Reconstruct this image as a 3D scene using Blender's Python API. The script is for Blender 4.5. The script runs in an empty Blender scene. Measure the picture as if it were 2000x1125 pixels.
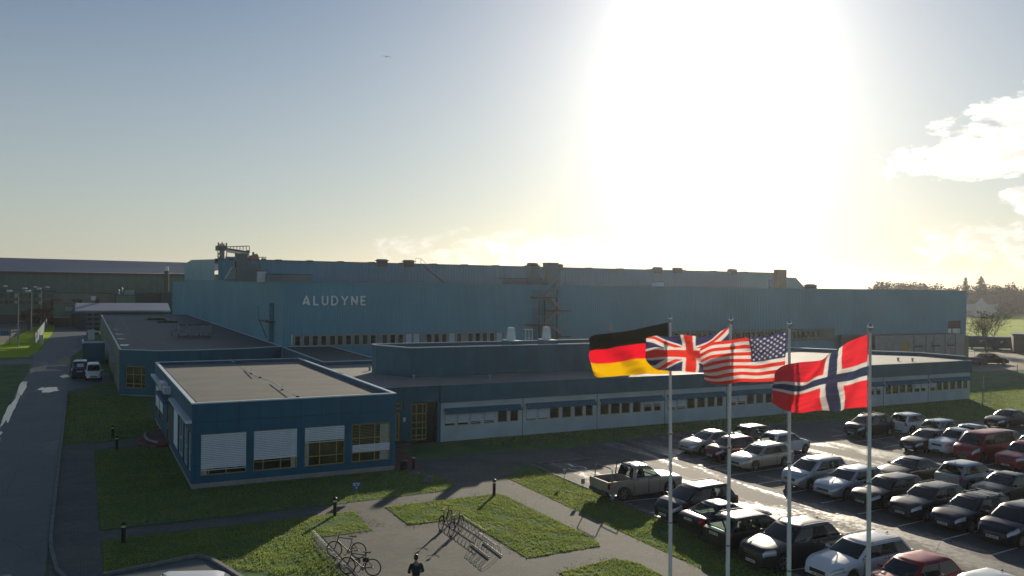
import bpy, bmesh, math, random
from mathutils import Vector, Matrix, noise
rnd = random.Random(7)
sc = bpy.context.scene
COL = sc.collection
R_ = math.radians

# ------------------------------------------------------------------ camera
CAM_H = 11.5
FPX = 1618.45                       # focal length in pixels of the 2000 px wide photo
YAW, PIT, ROL = R_(27.52), R_(-.2687), R_(.797)
fw = Vector((math.sin(YAW)*math.cos(PIT), math.cos(YAW)*math.cos(PIT), math.sin(PIT)))
rt = Vector((math.cos(YAW), -math.sin(YAW), 0))
up = rt.cross(fw)
rt, up = rt*math.cos(ROL)+up*math.sin(ROL), -rt*math.sin(ROL)+up*math.cos(ROL)
CP = Vector((0, 0, CAM_H))
cd = bpy.data.cameras.new('camera'); cam = bpy.data.objects.new('camera', cd); COL.objects.link(cam)
cam.matrix_world = Matrix(((rt.x, up.x, -fw.x, 0), (rt.y, up.y, -fw.y, 0), (rt.z, up.z, -fw.z, CAM_H), (0, 0, 0, 1)))
cd.sensor_width = 36; cd.lens = FPX/2000*36; cd.clip_start = .5; cd.clip_end = 6000
sc.camera = cam
def ray(x, y): return fw*FPX+rt*(x-1000)-up*(y-562.5)
def g(x, y, z=0.):
    d = ray(x, y); return CP+d*((z-CAM_H)/d.z)
def pY(x, y, Y):
    d = ray(x, y); return CP+d*(Y/d.y)
def pX(x, y, X):
    d = ray(x, y); return CP+d*(X/d.x)

# ------------------------------------------------------------------ light
HAZE, HAZE_G = .00014, .7
SUN_AZ, SUN_EL = R_(41.1), R_(15.2)
sd = Vector((math.sin(SUN_AZ)*math.cos(SUN_EL), math.cos(SUN_AZ)*math.cos(SUN_EL), math.sin(SUN_EL)))
ld = bpy.data.lights.new('sun', 'SUN'); ld.energy = 4.3; ld.angle = R_(.5); ld.color = (1, .87, .68)
sun = bpy.data.objects.new('sun', ld); COL.objects.link(sun)
sun.rotation_euler = sd.to_track_quat('Z', 'Y').to_euler(); sun.location = (0, 0, 60)
sc.view_settings.view_transform = 'Standard'; sc.view_settings.look = 'None'
sc.view_settings.exposure = 0.34; sc.view_settings.gamma = 1
world = bpy.data.worlds.new('World'); sc.world = world; world.use_nodes = True
WN = world.node_tree

class NT:
    """tiny expression helper for shader math"""
    def __init__(s, nt): s.nt = nt
    def n(s, t, **k):
        o = s.nt.nodes.new(t)
        for a, b in k.items(): setattr(o, a, b)
        return o
    def put(s, sock, v):
        if hasattr(v, 'links'): s.nt.links.new(v, sock)
        else: sock.default_value = v
    def m(s, op, a, b=0., c=0.):
        o = s.n('ShaderNodeMath', operation=op)
        s.put(o.inputs[0], a); s.put(o.inputs[1], b); s.put(o.inputs[2], c)
        return o.outputs[0]
    def v(s, op, a, b=(0, 0, 0)):
        o = s.n('ShaderNodeVectorMath', operation=op)
        s.put(o.inputs[0], a); s.put(o.inputs[1], b)
        return o.outputs['Value'] if op in ('DOT_PRODUCT', 'LENGTH') else o.outputs[0]
    def ss(s, x, a, b, lo=0., hi=1.):
        o = s.n('ShaderNodeMapRange', interpolation_type='SMOOTHSTEP')
        s.put(o.inputs['Value'], x); o.inputs['From Min'].default_value = a; o.inputs['From Max'].default_value = b
        o.inputs['To Min'].default_value = lo; o.inputs['To Max'].default_value = hi
        return o.outputs['Result']
    def mix(s, f, a, b, bt='MIX'):
        o = s.n('ShaderNodeMix', data_type='RGBA', blend_type=bt)
        s.put(o.inputs[0], f); s.put(o.inputs[6], a); s.put(o.inputs[7], b)
        return o.outputs[2]
    def noise(s, vec, scale, detail=3., rough=.5, dist=0.):
        o = s.n('ShaderNodeTexNoise')
        if vec is not None: s.put(o.inputs['Vector'], vec)
        o.inputs['Scale'].default_value = scale; o.inputs['Detail'].default_value = detail
        o.inputs['Roughness'].default_value = rough; o.inputs['Distortion'].default_value = dist
        return o.outputs['Fac']
def c4(c): return (c[0], c[1], c[2], 1.)

def build_world():
    nt = WN; nt.nodes.clear(); N = NT(nt)
    out = N.n('ShaderNodeOutputWorld'); bg = N.n('ShaderNodeBackground')
    sky = N.n('ShaderNodeTexSky', sky_type='NISHITA')
    sky.sun_disc = False; sky.sun_elevation = SUN_EL; sky.sun_rotation = SUN_AZ
    sky.altitude = 10; sky.air_density = 1.0; sky.dust_density = .4; sky.ozone_density = 1.0
    tc = N.n('ShaderNodeTexCoord').outputs['Generated']
    d = N.v('NORMALIZE', tc)
    sp = N.n('ShaderNodeSeparateXYZ'); N.put(sp.inputs[0], d)
    X, Y, Z = sp.outputs
    # thin bright air round the sun
    dt = N.v('DOT_PRODUCT', d, tuple(sd))
    ang = N.m('MULTIPLY', N.m('ARCCOSINE', N.m('MINIMUM', dt, .99999)), 57.2958)
    wide = N.m('MULTIPLY', N.m('EXPONENT', N.m('MULTIPLY', ang, -1/12.)), GLOW_WIDE)
    # azimuth (deg, from +Y towards +X) and elevation
    az = N.m('MULTIPLY', N.m('ARCTAN2', X, Y), 57.2958)
    el = N.m('MULTIPLY', N.m('ARCSINE', Z), 57.2958)
    # sun glow plus sensor-flare column put into sky colour: narrower in azimuth than height
    da = N.m('MULTIPLY', N.m('SUBTRACT', az, math.degrees(SUN_AZ)), .96); de = N.m('MULTIPLY', N.m('SUBTRACT', el, math.degrees(SUN_EL)), .50)
    q2 = N.m('ADD', N.m('MULTIPLY', da, da), N.m('MULTIPLY', de, de))
    core = N.m('MULTIPLY', N.m('EXPONENT', N.m('MULTIPLY', N.m('SQRT', q2), -1/2.75)), GLOW_CORE)
    base = N.mix(1., sky.outputs[0], c4(SKY_TINT), 'MULTIPLY')
    hz = N.ss(N.m('ABSOLUTE', el), 0, 24, 1, 0)
    base = N.mix(N.m('MULTIPLY', hz, .55), base, c4(SKY_HORIZON))
    def add(a, f, col):
        return N.v('ADD', a, _scale(col, f))
    def _scale(col, f):
        o = N.n('ShaderNodeVectorMath', operation='SCALE'); o.inputs[0].default_value = col; N.put(o.inputs['Scale'], f); return o.outputs[0]
    c = add(base, core, (1.0, .97, .88)); c = add(c, wide, (1.0, .93, .82))
    # clouds
    stretch = N.n('ShaderNodeCombineXYZ'); N.put(stretch.inputs[0], N.m('MULTIPLY', az, .06)); N.put(stretch.inputs[1], N.m('MULTIPLY', el, .12))
    n1 = N.noise(stretch.outputs[0], 5.0, 7, .56, .4)
    n2 = N.noise(stretch.outputs[0], 13.0, 5, .55, .3)
    def blob(a0, e0, ra, re):
        q = N.m('ADD', N.m('POWER', N.m('ABSOLUTE', N.m('DIVIDE', N.m('SUBTRACT', az, a0), ra)), 2.), N.m('POWER', N.m('ABSOLUTE', N.m('DIVIDE', N.m('SUBTRACT', el, e0), re)), 2.))
        return N.m('SUBTRACT', 1., q)
    m1 = N.m('MAXIMUM', blob(59.5, 8.3, 7.5, 1.9), blob(62.5, 9.6, 6.3, 2.6))
    m1 = N.m('MAXIMUM', m1, N.m('SUBTRACT', blob(66, 5.8, 9, 2.0), .25))
    f1 = N.ss(N.m('ADD', N.m('MULTIPLY', m1, .45), N.m('SUBTRACT', N.m('ADD', N.m('MULTIPLY', n1, 1.3), N.m('MULTIPLY', n2, .5)), .9)), -.02, .13)
    m2 = N.m('MAXIMUM', blob(27, 2.2, 11, 1.7), blob(62, 2.6, 13, 2.0))
    f2 = N.ss(N.m('ADD', N.m('MULTIPLY', m2, .34), N.m('SUBTRACT', N.m('ADD', N.m('MULTIPLY', n1, .9), N.m('MULTIPLY', n2, .5)), .78)), .0, .30)
    near = N.m('ADD', 1., N.m('MULTIPLY', N.m('EXPONENT', N.m('MULTIPLY', ang, -1/12.)), 4.))
    shade = N.ss(n2, .35, .65, .78, 1.12)
    cc = _scale((1.0, .955, .86), N.m('MULTIPLY', N.m('MULTIPLY', near, CLOUD_B), shade))
    c = N.mix(N.m('MULTIPLY', f1, .93), c, cc)
    c = N.mix(N.m('MULTIPLY', f2, .55), c, cc)
    N.put(bg.inputs[0], c); bg.inputs[1].default_value = .075
    nt.links.new(bg.outputs[0], out.inputs[0])
GLOW_CORE, GLOW_WIDE, CLOUD_B = 27., 2.7, 7.0
SKY_TINT = (.60, .65, .73); SKY_HORIZON = (5.3, 5.5, 5.1)
build_world()

# ------------------------------------------------------------------ materials
MATS = {}
def mat(name, col, rough=.7, metal=0., var=.12, scale=2., bump=0., bscale=20., coat=0., spec=.5, trans=None, fine=0.):
    if name in MATS: return MATS[name]
    m = bpy.data.materials.new(name); m.use_nodes = True; nt = m.node_tree; N = NT(nt)
    p = nt.nodes['Principled BSDF']
    tc = N.n('ShaderNodeTexCoord').outputs['Object']
    col = tuple(col)
    if var > 0:
        f = N.noise(tc, scale, 5, .6)
        a = tuple(min(1, c*(1-var)) for c in col); b = tuple(min(1, c*(1+var)) for c in col)
        cr = N.mix(N.ss(f, .3, .7), c4(a), c4(b))
        if fine > 0:
            f3 = N.noise(tc, scale*22, 2, .6)
            cr = N.mix(1., cr, N.mix(N.ss(f3, .3, .7), c4((1-fine,)*3), c4((1+fine,)*3)), 'MULTIPLY')
        N.put(p.inputs['Base Color'], cr)
        f2 = N.noise(tc, scale*3.1, 3, .6)
        N.put(p.inputs['Roughness'], N.m('MINIMUM', N.m('ADD', rough-.08, N.m('MULTIPLY', f2, .16)), 1.))
    else:
        p.inputs['Base Color'].default_value = c4(col); p.inputs['Roughness'].default_value = rough
    p.inputs['Metallic'].default_value = metal
    p.inputs['Specular IOR Level'].default_value = spec
    if coat: p.inputs['Coat Weight'].default_value = coat; p.inputs['Coat Roughness'].default_value = .04
    if bump:
        b = N.n('ShaderNodeBump'); b.inputs['Strength'].default_value = 1; b.inputs['Distance'].default_value = bump
        N.put(b.inputs['Height'], N.noise(tc, bscale, 4, .6)); nt.links.new(b.outputs[0], p.inputs['Normal'])
    MATS[name] = m
    return m

# ------------------------------------------------------------------ mesh builder
class MB:
    def __init__(s): s.v = []; s.f = []; s.c = None
    def add(s, vs, fs):
        o = len(s.v); s.v += [tuple(v) for v in vs]; s.f += [tuple(i+o for i in f) for f in fs]; return s
    def box(s, x0, x1, y0, y1, z0, z1):
        return s.add([(x0, y0, z0), (x1, y0, z0), (x1, y1, z0), (x0, y1, z0), (x0, y0, z1), (x1, y0, z1), (x1, y1, z1), (x0, y1, z1)],
                     [(0, 3, 2, 1), (4, 5, 6, 7), (0, 1, 5, 4), (1, 2, 6, 5), (2, 3, 7, 6), (3, 0, 4, 7)])
    def bar(s, a, b, w, h=None, upv=(0, 0, 1)):
        """box beam from a to b, w wide and h high"""
        a = Vector(a); b = Vector(b); h = h or w; d = (b-a).normalized(); u = Vector(upv)
        if abs(d.dot(u)) > .98: u = Vector((0, 1, 0))
        r = d.cross(u).normalized()*w/2; u = r.normalized().cross(d).normalized()*h/2
        q = [a-r-u, a+r-u, a+r+u, a-r+u, b-r-u, b+r-u, b+r+u, b-r+u]
        return s.add(q, [(0, 3, 2, 1), (4, 5, 6, 7), (0, 1, 5, 4), (1, 2, 6, 5), (2, 3, 7, 6), (3, 0, 4, 7)][::1])
    def tube(s, pts, r, n=8, cap=True):
        pts = [Vector(p) for p in pts]; rs = r if isinstance(r, (list, tuple)) else [r]*len(pts)
        rings = []; prev = None
        for i, p in enumerate(pts):
            d = (pts[min(i+1, len(pts)-1)]-pts[max(i-1, 0)]).normalized()
            if prev is None:
                u = Vector((0, 0, 1)) if abs(d.z) < .9 else Vector((1, 0, 0))
                a = d.cross(u).normalized()
            else:
                a = (prev-d*prev.dot(d)).normalized()
            prev = a; b = d.cross(a)
            rings.append([p+(a*math.cos(2*math.pi*k/n)+b*math.sin(2*math.pi*k/n))*rs[i] for k in range(n)])
        vs = [v for q in rings for v in q]; fs = []
        for i in range(len(pts)-1):
            for k in range(n): fs.append((i*n+k, i*n+(k+1) % n, (i+1)*n+(k+1) % n, (i+1)*n+k))
        if cap: fs += [tuple(range(n))[::-1], tuple(range((len(pts)-1)*n, len(pts)*n))]
        return s.add(vs, fs)
    def lathe(s, prof, n=20, axis='z', c=(0, 0, 0), cap=True):
        """prof: list of (r, h)"""
        vs = []; fs = []
        for r, h in prof:
            for k in range(n):
                a = 2*math.pi*k/n; x, y = r*math.cos(a), r*math.sin(a)
                if axis == 'z': q = (x, y, h)
                elif axis == 'y': q = (x, h, y)
                else: q = (h, x, y)
                vs.append((q[0]+c[0], q[1]+c[1], q[2]+c[2]))
        for i in range(len(prof)-1):
            for k in range(n): fs.append((i*n+k, i*n+(k+1) % n, (i+1)*n+(k+1) % n, (i+1)*n+k))
        if cap: fs += [tuple(range(n))[::-1], tuple(range((len(prof)-1)*n, len(prof)*n))]
        return s.add(vs, fs)
    def prism(s, poly, z0, z1):
        n = len(poly)
        vs = [(x, y, z0) for x, y in poly]+[(x, y, z1) for x, y in poly]
        return s.add(vs, [tuple(range(n))[::-1], tuple(range(n, 2*n))]+[(i, (i+1) % n, n+(i+1) % n, n+i) for i in range(n)])
    def sheet(s, poly, z): return s.add([(x, y, z) for x, y in poly], [tuple(range(len(poly)))])
    def build(s, name, m, parent=None, smooth=False, angle=None, off=None):
        me = bpy.data.meshes.new(name)
        vs = s.v
        if parent is not None and off is None and parent.get('_abs'):
            l = parent_off(parent); vs = [(a-l[0], b-l[1], c-l[2]) for a, b, c in vs]
        me.from_pydata(vs, [], s.f); me.update()
        bm = bmesh.new(); bm.from_mesh(me)
        bmesh.ops.recalc_face_normals(bm, faces=bm.faces)
        if smooth:
            for f in bm.faces: f.smooth = True
            for e in bm.edges:
                if len(e.link_faces) == 2 and e.calc_face_angle(0) > R_(angle or 35): e.smooth = False
        bm.to_mesh(me); bm.free()
        me.materials.append(m)
        o = bpy.data.objects.new(name, me); COL.objects.link(o)
        if parent is not None:
            o.parent = parent
            if parent.get('_abs'): o['_abs'] = parent['_abs']
        return o
ROOTOFF = {}
def parent_off(p): return ROOTOFF[p['_abs']]
def tag(o, label=None, cat=None, group=None, kind=None):
    if label: o['label'] = label
    if cat: o['category'] = cat
    if group: o['group'] = group
    if kind: o['kind'] = kind
    return o
def thing(name, label, cat, loc=(0, 0, 0), rz=0., group=None, absolute=False):
    """Empty at a thing's base; absolute=True: its parts are given in world coordinates"""
    o = bpy.data.objects.new(name, None); COL.objects.link(o)
    o.location = loc; o.rotation_euler = (0, 0, rz); o.empty_display_size = .3
    tag(o, label, cat, group)
    if absolute:
        o['_abs'] = o.name; ROOTOFF[o.name] = tuple(loc)
    return o
def struct(name, mb, m):
    o = mb.build(name, m); o['kind'] = 'structure'; return o
def single(name, mb, m, label, cat, loc=(0, 0, 0), rz=0, group=None, smooth=False, kind=None):
    o = mb.build(name, m, None, smooth); o.location = loc; o.rotation_euler = (0, 0, rz)
    return tag(o, label, cat, group, kind)
def copy_tree(o, parent=None, loc=None, rz=None, label=None, group=None):
    c = o.copy(); COL.objects.link(c)
    if parent is not None: c.parent = parent
    for ch in list(o.children): copy_tree(ch, c)
    if loc is not None: c.location = loc
    if rz is not None: c.rotation_euler = (0, 0, rz)
    if label: c['label'] = label
    if group: c['group'] = group
    return c
# ------------------------------------------------------------------ setting materials
def ground_mat(name, dark, light, third, rough=.9, scale=.35, bump=.02, bscale=9., wet=None, stretch=(1, 1, 1), coords='Object', fine=.25, paver=None, spec=.3):
    m = bpy.data.materials.new(name); m.use_nodes = True; nt = m.node_tree; N = NT(nt)
    p = nt.nodes['Principled BSDF']; tc = N.n('ShaderNodeTexCoord').outputs[coords]
    f = N.noise(tc, scale, 6, .65); h = N.noise(tc, scale*6.3, 5, .65); k = N.noise(tc, 26., 3, .7)
    c = N.mix(N.ss(f, .35, .65), c4(dark), c4(light))
    c = N.mix(N.m('MULTIPLY', N.ss(h, .45, .75), .6), c, c4(third))
    c = N.mix(1., c, N.mix(N.ss(k, .3, .7), c4((1-fine,)*3), c4((1+fine,)*3)), 'MULTIPLY')
    hgt = N.m('ADD', N.noise(tc, bscale, 5, .65), N.m('MULTIPLY', k, .35))
    if paver:
        br = N.n('ShaderNodeTexBrick'); N.put(br.inputs['Vector'], tc)
        br.inputs['Scale'].default_value = 1.; br.inputs['Brick Width'].default_value = paver[0]; br.inputs['Row Height'].default_value = paver[1]
        br.inputs['Mortar Size'].default_value = .008; br.inputs['Color1'].default_value = (1.08, 1.05, 1.0, 1); br.inputs['Color2'].default_value = (.88, .9, .92, 1); br.inputs['Mortar'].default_value = (.45, .45, .4, 1)
        c = N.mix(1., c, br.outputs['Color'], 'MULTIPLY')
    N.put(p.inputs['Base Color'], c); p.inputs['Specular IOR Level'].default_value = spec
    bmp = N.n('ShaderNodeBump'); bmp.inputs['Strength'].default_value = 1.; 
    if wet:
        w = N.ss(N.m('ADD', N.m('MULTIPLY', N.noise(N.v('MULTIPLY', tc, stretch), wet[0], 5, .58, .5), .75), N.m('MULTIPLY', N.noise(tc, wet[0]*9, 4, .6), .25)), wet[1], wet[2])
        N.put(p.inputs['Roughness'], N.m('SUBTRACT', rough, N.m('MULTIPLY', w, rough-wet[3])))
        N.put(bmp.inputs['Distance'], N.m('MULTIPLY', N.m('SUBTRACT', 1., N.m('MULTIPLY', w, .93)), bump))
        N.put(p.inputs['Specular IOR Level'], N.m('ADD', spec, N.m('MULTIPLY', w, .4)))
        c2 = N.mix(N.m('MULTIPLY', w, .45), c, c4(tuple(x*.45 for x in dark))); N.put(p.inputs['Base Color'], c2)
    else:
        p.inputs['Roughness'].default_value = rough; bmp.inputs['Distance'].default_value = bump
    N.put(bmp.inputs['Height'], hgt); nt.links.new(bmp.outputs[0], p.inputs['Normal'])
    return m
M_grass = ground_mat('grass_ground', (.080, .165, .070), (.140, .215, .075), (.20, .22, .085), .95, .5, .05, 7., fine=.4, spec=.1)
M_field = ground_mat('field_ground', (.26, .38, .015), (.34, .45, .02), (.36, .42, .03), .95, .05, .04, 2., fine=.2, spec=.1)
M_asph = ground_mat('asphalt', (.066, .088, .096), (.086, .108, .114), (.052, .070, .076), .62, .25, .006, 40., wet=(.30, .57, .74, .34), stretch=(1, .35, 1), fine=.25, spec=.35)
M_lot = ground_mat('parking_asphalt', (.078, .082, .082), (.108, .106, .100), (.064, .067, .067), .80, .25, .005, 40., wet=(.42, .50, .66, .27), stretch=(1, .22, 1), fine=.22, spec=.28)
M_pav = ground_mat('paving', (.115, .125, .115), (.155, .16, .14), (.09, .105, .095), .85, .4, .006, 30., paver=(.24, .12), fine=.12)
M_redp = ground_mat('red_brick_paving', (.20, .09, .075), (.26, .12, .10), (.15, .08, .07), .85, .8, .006, 30., paver=(.22, .11), fine=.12)
M_yard = ground_mat('yard_ground', (.22, .19, .15), (.30, .26, .20), (.16, .15, .12), .8, .1, .01, 10., fine=.15)
M_kerb = mat('kerb_stone', (.17, .18, .17), .85, var=.2, scale=3, fine=.1)
M_line = mat('road_paint', (.55, .55, .52), .6, var=.25, scale=4, fine=.2)
M_water = mat('puddle_water', (.02, .024, .028), .10, var=0, spec=.35)

# ------------------------------------------------------------------ ground
def rect(x0, x1, y0, y1): return [(x0, y0), (x1, y0), (x1, y1), (x0, y1)]
struct('ground', MB().sheet(rect(-1150, 1250, -300, 1500), 0), M_grass)
struct('field', MB().sheet([(140, 98), (205, 112), (480, 250), (480, 330), (330, 300), (150, 140)], .006), M_field)
struct('verge', MB().sheet([(-60, 136), (-6.2, 138), (-5.7, 150), (-5.0, 192), (-5.2, 236), (-9.5, 236), (-9.8, 222), (-11.8, 172), (-13.2, 149.8), (-60, 149.8)], .006), M_field)  # brighter field colour here stands in for sunlight on the flat grass
road = MB()
road.sheet(rect(-5.5, -1.1, -30, 127), .012)
road.sheet([(-5.5, 127), (-1.1, 127), (-1.0, 138), (-5.9, 138)], .012)
road.sheet([(-60, 127), (-5.5, 127), (-5.9, 134.5), (-60, 134.5)], .012)
road.sheet([(-6.7, 138), (-1.0, 138), (0.2, 150), (-5.5, 150)], .012)
road.sheet([(-5.5, 150), (.2, 150), (2.4, 215), (21, 230), (21, 236), (-5, 236), (-5, 192)], .012)
road.sheet([(-1.1, 95), (3.3, 103), (3.3, 112), (-1.1, 112)], .012)
struct('road', road, M_asph)
struct('parking_lot', MB().sheet([(25.5, -20), (150, -20), (150, 40), (96, 44.5), (73, 45.6), (67, 46), (60, 49.6), (56.5, 50.9), (46.8, 51.0), (38, 51.0), (30.2, 49.7), (30.1, 46.1), (26.0, 46.1), (25.6, 43.2)], .012), M_lot)
struct('left_parking_lot', MB().sheet([(-60, 150), (-13, 150), (-11.5, 172), (-9.5, 222), (-5, 236), (-5, 246), (-60, 246)], .010), M_pav)
struct('yard', MB().sheet([(112, 74), (150, 70), (260, 88), (260, 120), (205, 111), (160, 104), (120, 92)], .010), M_yard)
# paving: pavement along the street, paths and the square
pv = MB()
pv.sheet([(-1.0, 28), (.9, 28), (.9, 64.3), (-1.0, 64.6)], .020)
pv.sheet(rect(.9, 4.2, 62.0, 64.4), .020)
pv.sheet(rect(.9, 12.2, 40.35, 41.9), .020)
pv.sheet([(12.2, 10), (22.45, 10), (22.45, 44), (24.8, 45.05), (22.2, 45.8), (26, 46.2), (30.1, 46.2), (30.2, 49.7), (26.8, 50.4), (21.7, 50.4), (17.6, 50.4), (17.6, 42.2), (12.2, 42.2)], .020)
pv.sheet(rect(9.35, 12.2, 10, 40.35), .020)
struct('path', pv, M_pav)
struct('brick_path', MB().sheet([(17.3, 46.6), (19.2, 48.4), (19.6, 54.2), (17.3, 54.2)], .026), M_redp)
gi = MB()
gi.sheet([(16.7, 30.35), (20.4, 30.4), (20.75, 31.4), (20.55, 40.1), (20.2, 40.5), (13.9, 40.4), (13.9, 36.9), (16.65, 36.9)], .034)
gi.sheet([(17.0, 10), (20.6, 10), (20.6, 27.9), (20.0, 28.8), (18.9, 28.6), (17.0, 28.3)], .034)
gi.sheet([(9.35, 36.8), (12.1, 36.8), (12.3, 40.35), (9.35, 40.35)], .034)
gi.sheet([(.95, 42.0), (11.6, 41.95), (17.7, 42.15), (18.8, 42.7), (19.1, 43.8), (18.9, 46.0), (17.7, 48.1), (.95, 48.1)], .034)
struct('lawn', gi, M_grass)
# parking bay at the bottom left
struct('parking_bay', MB().sheet([(1.2, 20), (9.0, 20), (5.3, 34.4), (4.9, 35.7), (4.4, 36.3), (1.2, 35.8)], .016), M_asph)

kb = MB()
def kerb(pts, w=.14, z=.10):
    for a, b in zip(pts[:-1], pts[1:]): kb.bar((a[0], a[1], z/2), (b[0], b[1], z/2), w, z)
kerb([(-1.05, 97), (-1.05, 42), (-.98, 40), (-.7, 37), (0, 34.5), (1.0, 32)])
kerb([(.9, 35.6), (4.4, 36.4), (4.85, 35.8), (5.25, 34.4), (9.0, 20)], .16, .12)
kerb([(26.0, 46.15), (30.15, 46.05)]); kerb([(25.55, 46.1), (25.5, 20)], .12, .06)
kerb([(38, 51.05), (56.5, 50.95), (60, 49.65), (67, 46.05), (73, 45.65)], .12, .09)
kerb([(3.9, 66.3), (.9, 64.5)], .08, .06)
struct('kerb', kb, M_kerb)

# painted bay lines
ln = MB()
def pline(x0, y0, x1, y1, w=.10):
    d = Vector((x1-x0, y1-y0, 0)).normalized(); n = Vector((-d.y, d.x, 0))*w/2
    ln.add([(x0+n.x, y0+n.y, .0165), (x0-n.x, y0-n.y, .0165), (x1-n.x, y1-n.y, .0165), (x1+n.x, y1+n.y, .0165)], [(0, 1, 2, 3)])
for k in range(14):
    y = 45.6-2.34*k
    if k > 0: pline(35.3, y, 39.9, y+.28); pline(40.4, y+.3, 45.0, y+.5)
    if k < 12: pline(51.9, y-.1, 56.5, y+.15); pline(57.0, y+.2, 61.6, y+.4)
    if y < 38.9: pline(25.7, y-.0, 30.2, y-.35)
struct('road_marking', ln, M_line)
# a painted wheel-like symbol on the lot
sy = MB()
cx, cy = g(1128, 915).xy
for k in range(26):
    if 8 <= k <= 10: continue
    a0, a1 = 2*math.pi*k/26, 2*math.pi*(k+1)/26
    sy.add([(cx+r*math.cos(a)*.62, cy+r*math.sin(a)*.62, .0165) for r, a in ((1, a0), (.78, a0), (.78, a1), (1, a1))], [(0, 1, 2, 3)])
sy.add([(cx-.1, cy+.5, .0167), (cx+.1, cy+.5, .0167), (cx+.25, cy+1.3, .0167), (cx+.05, cy+1.3, .0167)], [(0, 1, 2, 3)])
struct('painted_symbol', sy, M_line)

# puddles along the street
def blob_sheet(cx, cy, rx, ry, z, seed, mb, n=96, rot=0):
    ps = []
    for k in range(n):
        a = 2*math.pi*k/n
        q = .85+.5*(noise.noise(Vector((math.cos(a)*1.6+seed, math.sin(a)*1.6, seed*.7))))+.2*noise.noise(Vector((math.cos(a)*5+seed, math.sin(a)*5, 3)))+.10*noise.noise(Vector((math.cos(a)*14+seed, math.sin(a)*14, 3)))
        x, y = rx*q*math.cos(a), ry*q*math.sin(a)
        ps.append((cx+x*math.cos(rot)-y*math.sin(rot), cy+x*math.sin(rot)+y*math.cos(rot)))
    mb.sheet(ps, z)
pd = MB()
for i, (cx_, cy_, rx, ry, rot) in enumerate([(-5.2, 84, .38, 9, 0), (-5.25, 100, .32, 8, 0), (-5.3, 69, .4, 5, 0), (-4.6, 120, .8, 6, -.1), (-1.9, 131, 1.1, 7, 0), (-2.9, 123.5, 1.9, 1.5, 0), (-3.6, 117.5, 1.7, .7, 0), (-2.7, 97.5, 1.1, 2.6, 0), (-4.9, 61.5, .45, 2.2, 0), (-1.5, 110, .5, 2, 0), (-4.6, 49.5, .9, 1.3, 0)]):
    blob_sheet(cx_, cy_, rx, ry, .0175+.0006*i, i*3.7, pd, rot=rot)
blob_sheet(-3.6, 36.0, 1.9, 1.5, .026, 61.3, pd)
struct('puddle', pd, M_water)
ck = MB(); rc_ = random.Random(21)
M_crack = mat('crack_filler', (.018, .02, .022), .6, var=0)
def crack(x0, y0, x1, y1, w=.035, z=.0166, n=14):
    pts = [(lerp_(x0, x1, k/n)+rc_.uniform(-.12, .12), lerp_(y0, y1, k/n)+rc_.uniform(-.12, .12)) for k in range(n+1)]
    for p, q in zip(pts[:-1], pts[1:]):
        d = Vector((q[0]-p[0], q[1]-p[1])).normalized(); n_ = Vector((-d.y, d.x))*w*rc_.uniform(.3, 1)/2
        ck.add([(p[0]+n_.x, p[1]+n_.y, z), (p[0]-n_.x, p[1]-n_.y, z), (q[0]-n_.x, q[1]-n_.y, z), (q[0]+n_.x, q[1]+n_.y, z)], [(0, 1, 2, 3)])
def lerp_(a, b, t): return a+(b-a)*t
for c_ in ((-5.4, 79.5, -1.2, 80, .05), (-5.3, 44, -3.2, 43, .05), (-3.2, 43, -1.3, 39.2, .04), (-3.3, 50, -3.1, 78, .03), (-4.4, 104, -1.3, 105, .05), (26, 48.3, 60, 48.9, .04), (31, 22, 33.5, 50, .03), (47.5, 10, 48.6, 46, .04), (33, 31, 29.5, 20, .03), (49, 28, 47, 12, .03)): crack(*c_)
struct('asphalt_crack', ck, M_crack)
for (px_, py_, lab) in ((1178, 893, 'round drain cover in the shaded asphalt by the path kerb'), (1640, 858, 'round drain cover near the grass edge left of the black people carrier')):
    q = g(px_, py_); single('drain_cover', MB().lathe([(.0, 0), (.30, .0), (.30, .012), (.0, .014)], 18, cap=False), mat('cast_iron', (.03, .03, .032), .5, .3), lab, 'drain cover', (q.x, q.y, .013))

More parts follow.
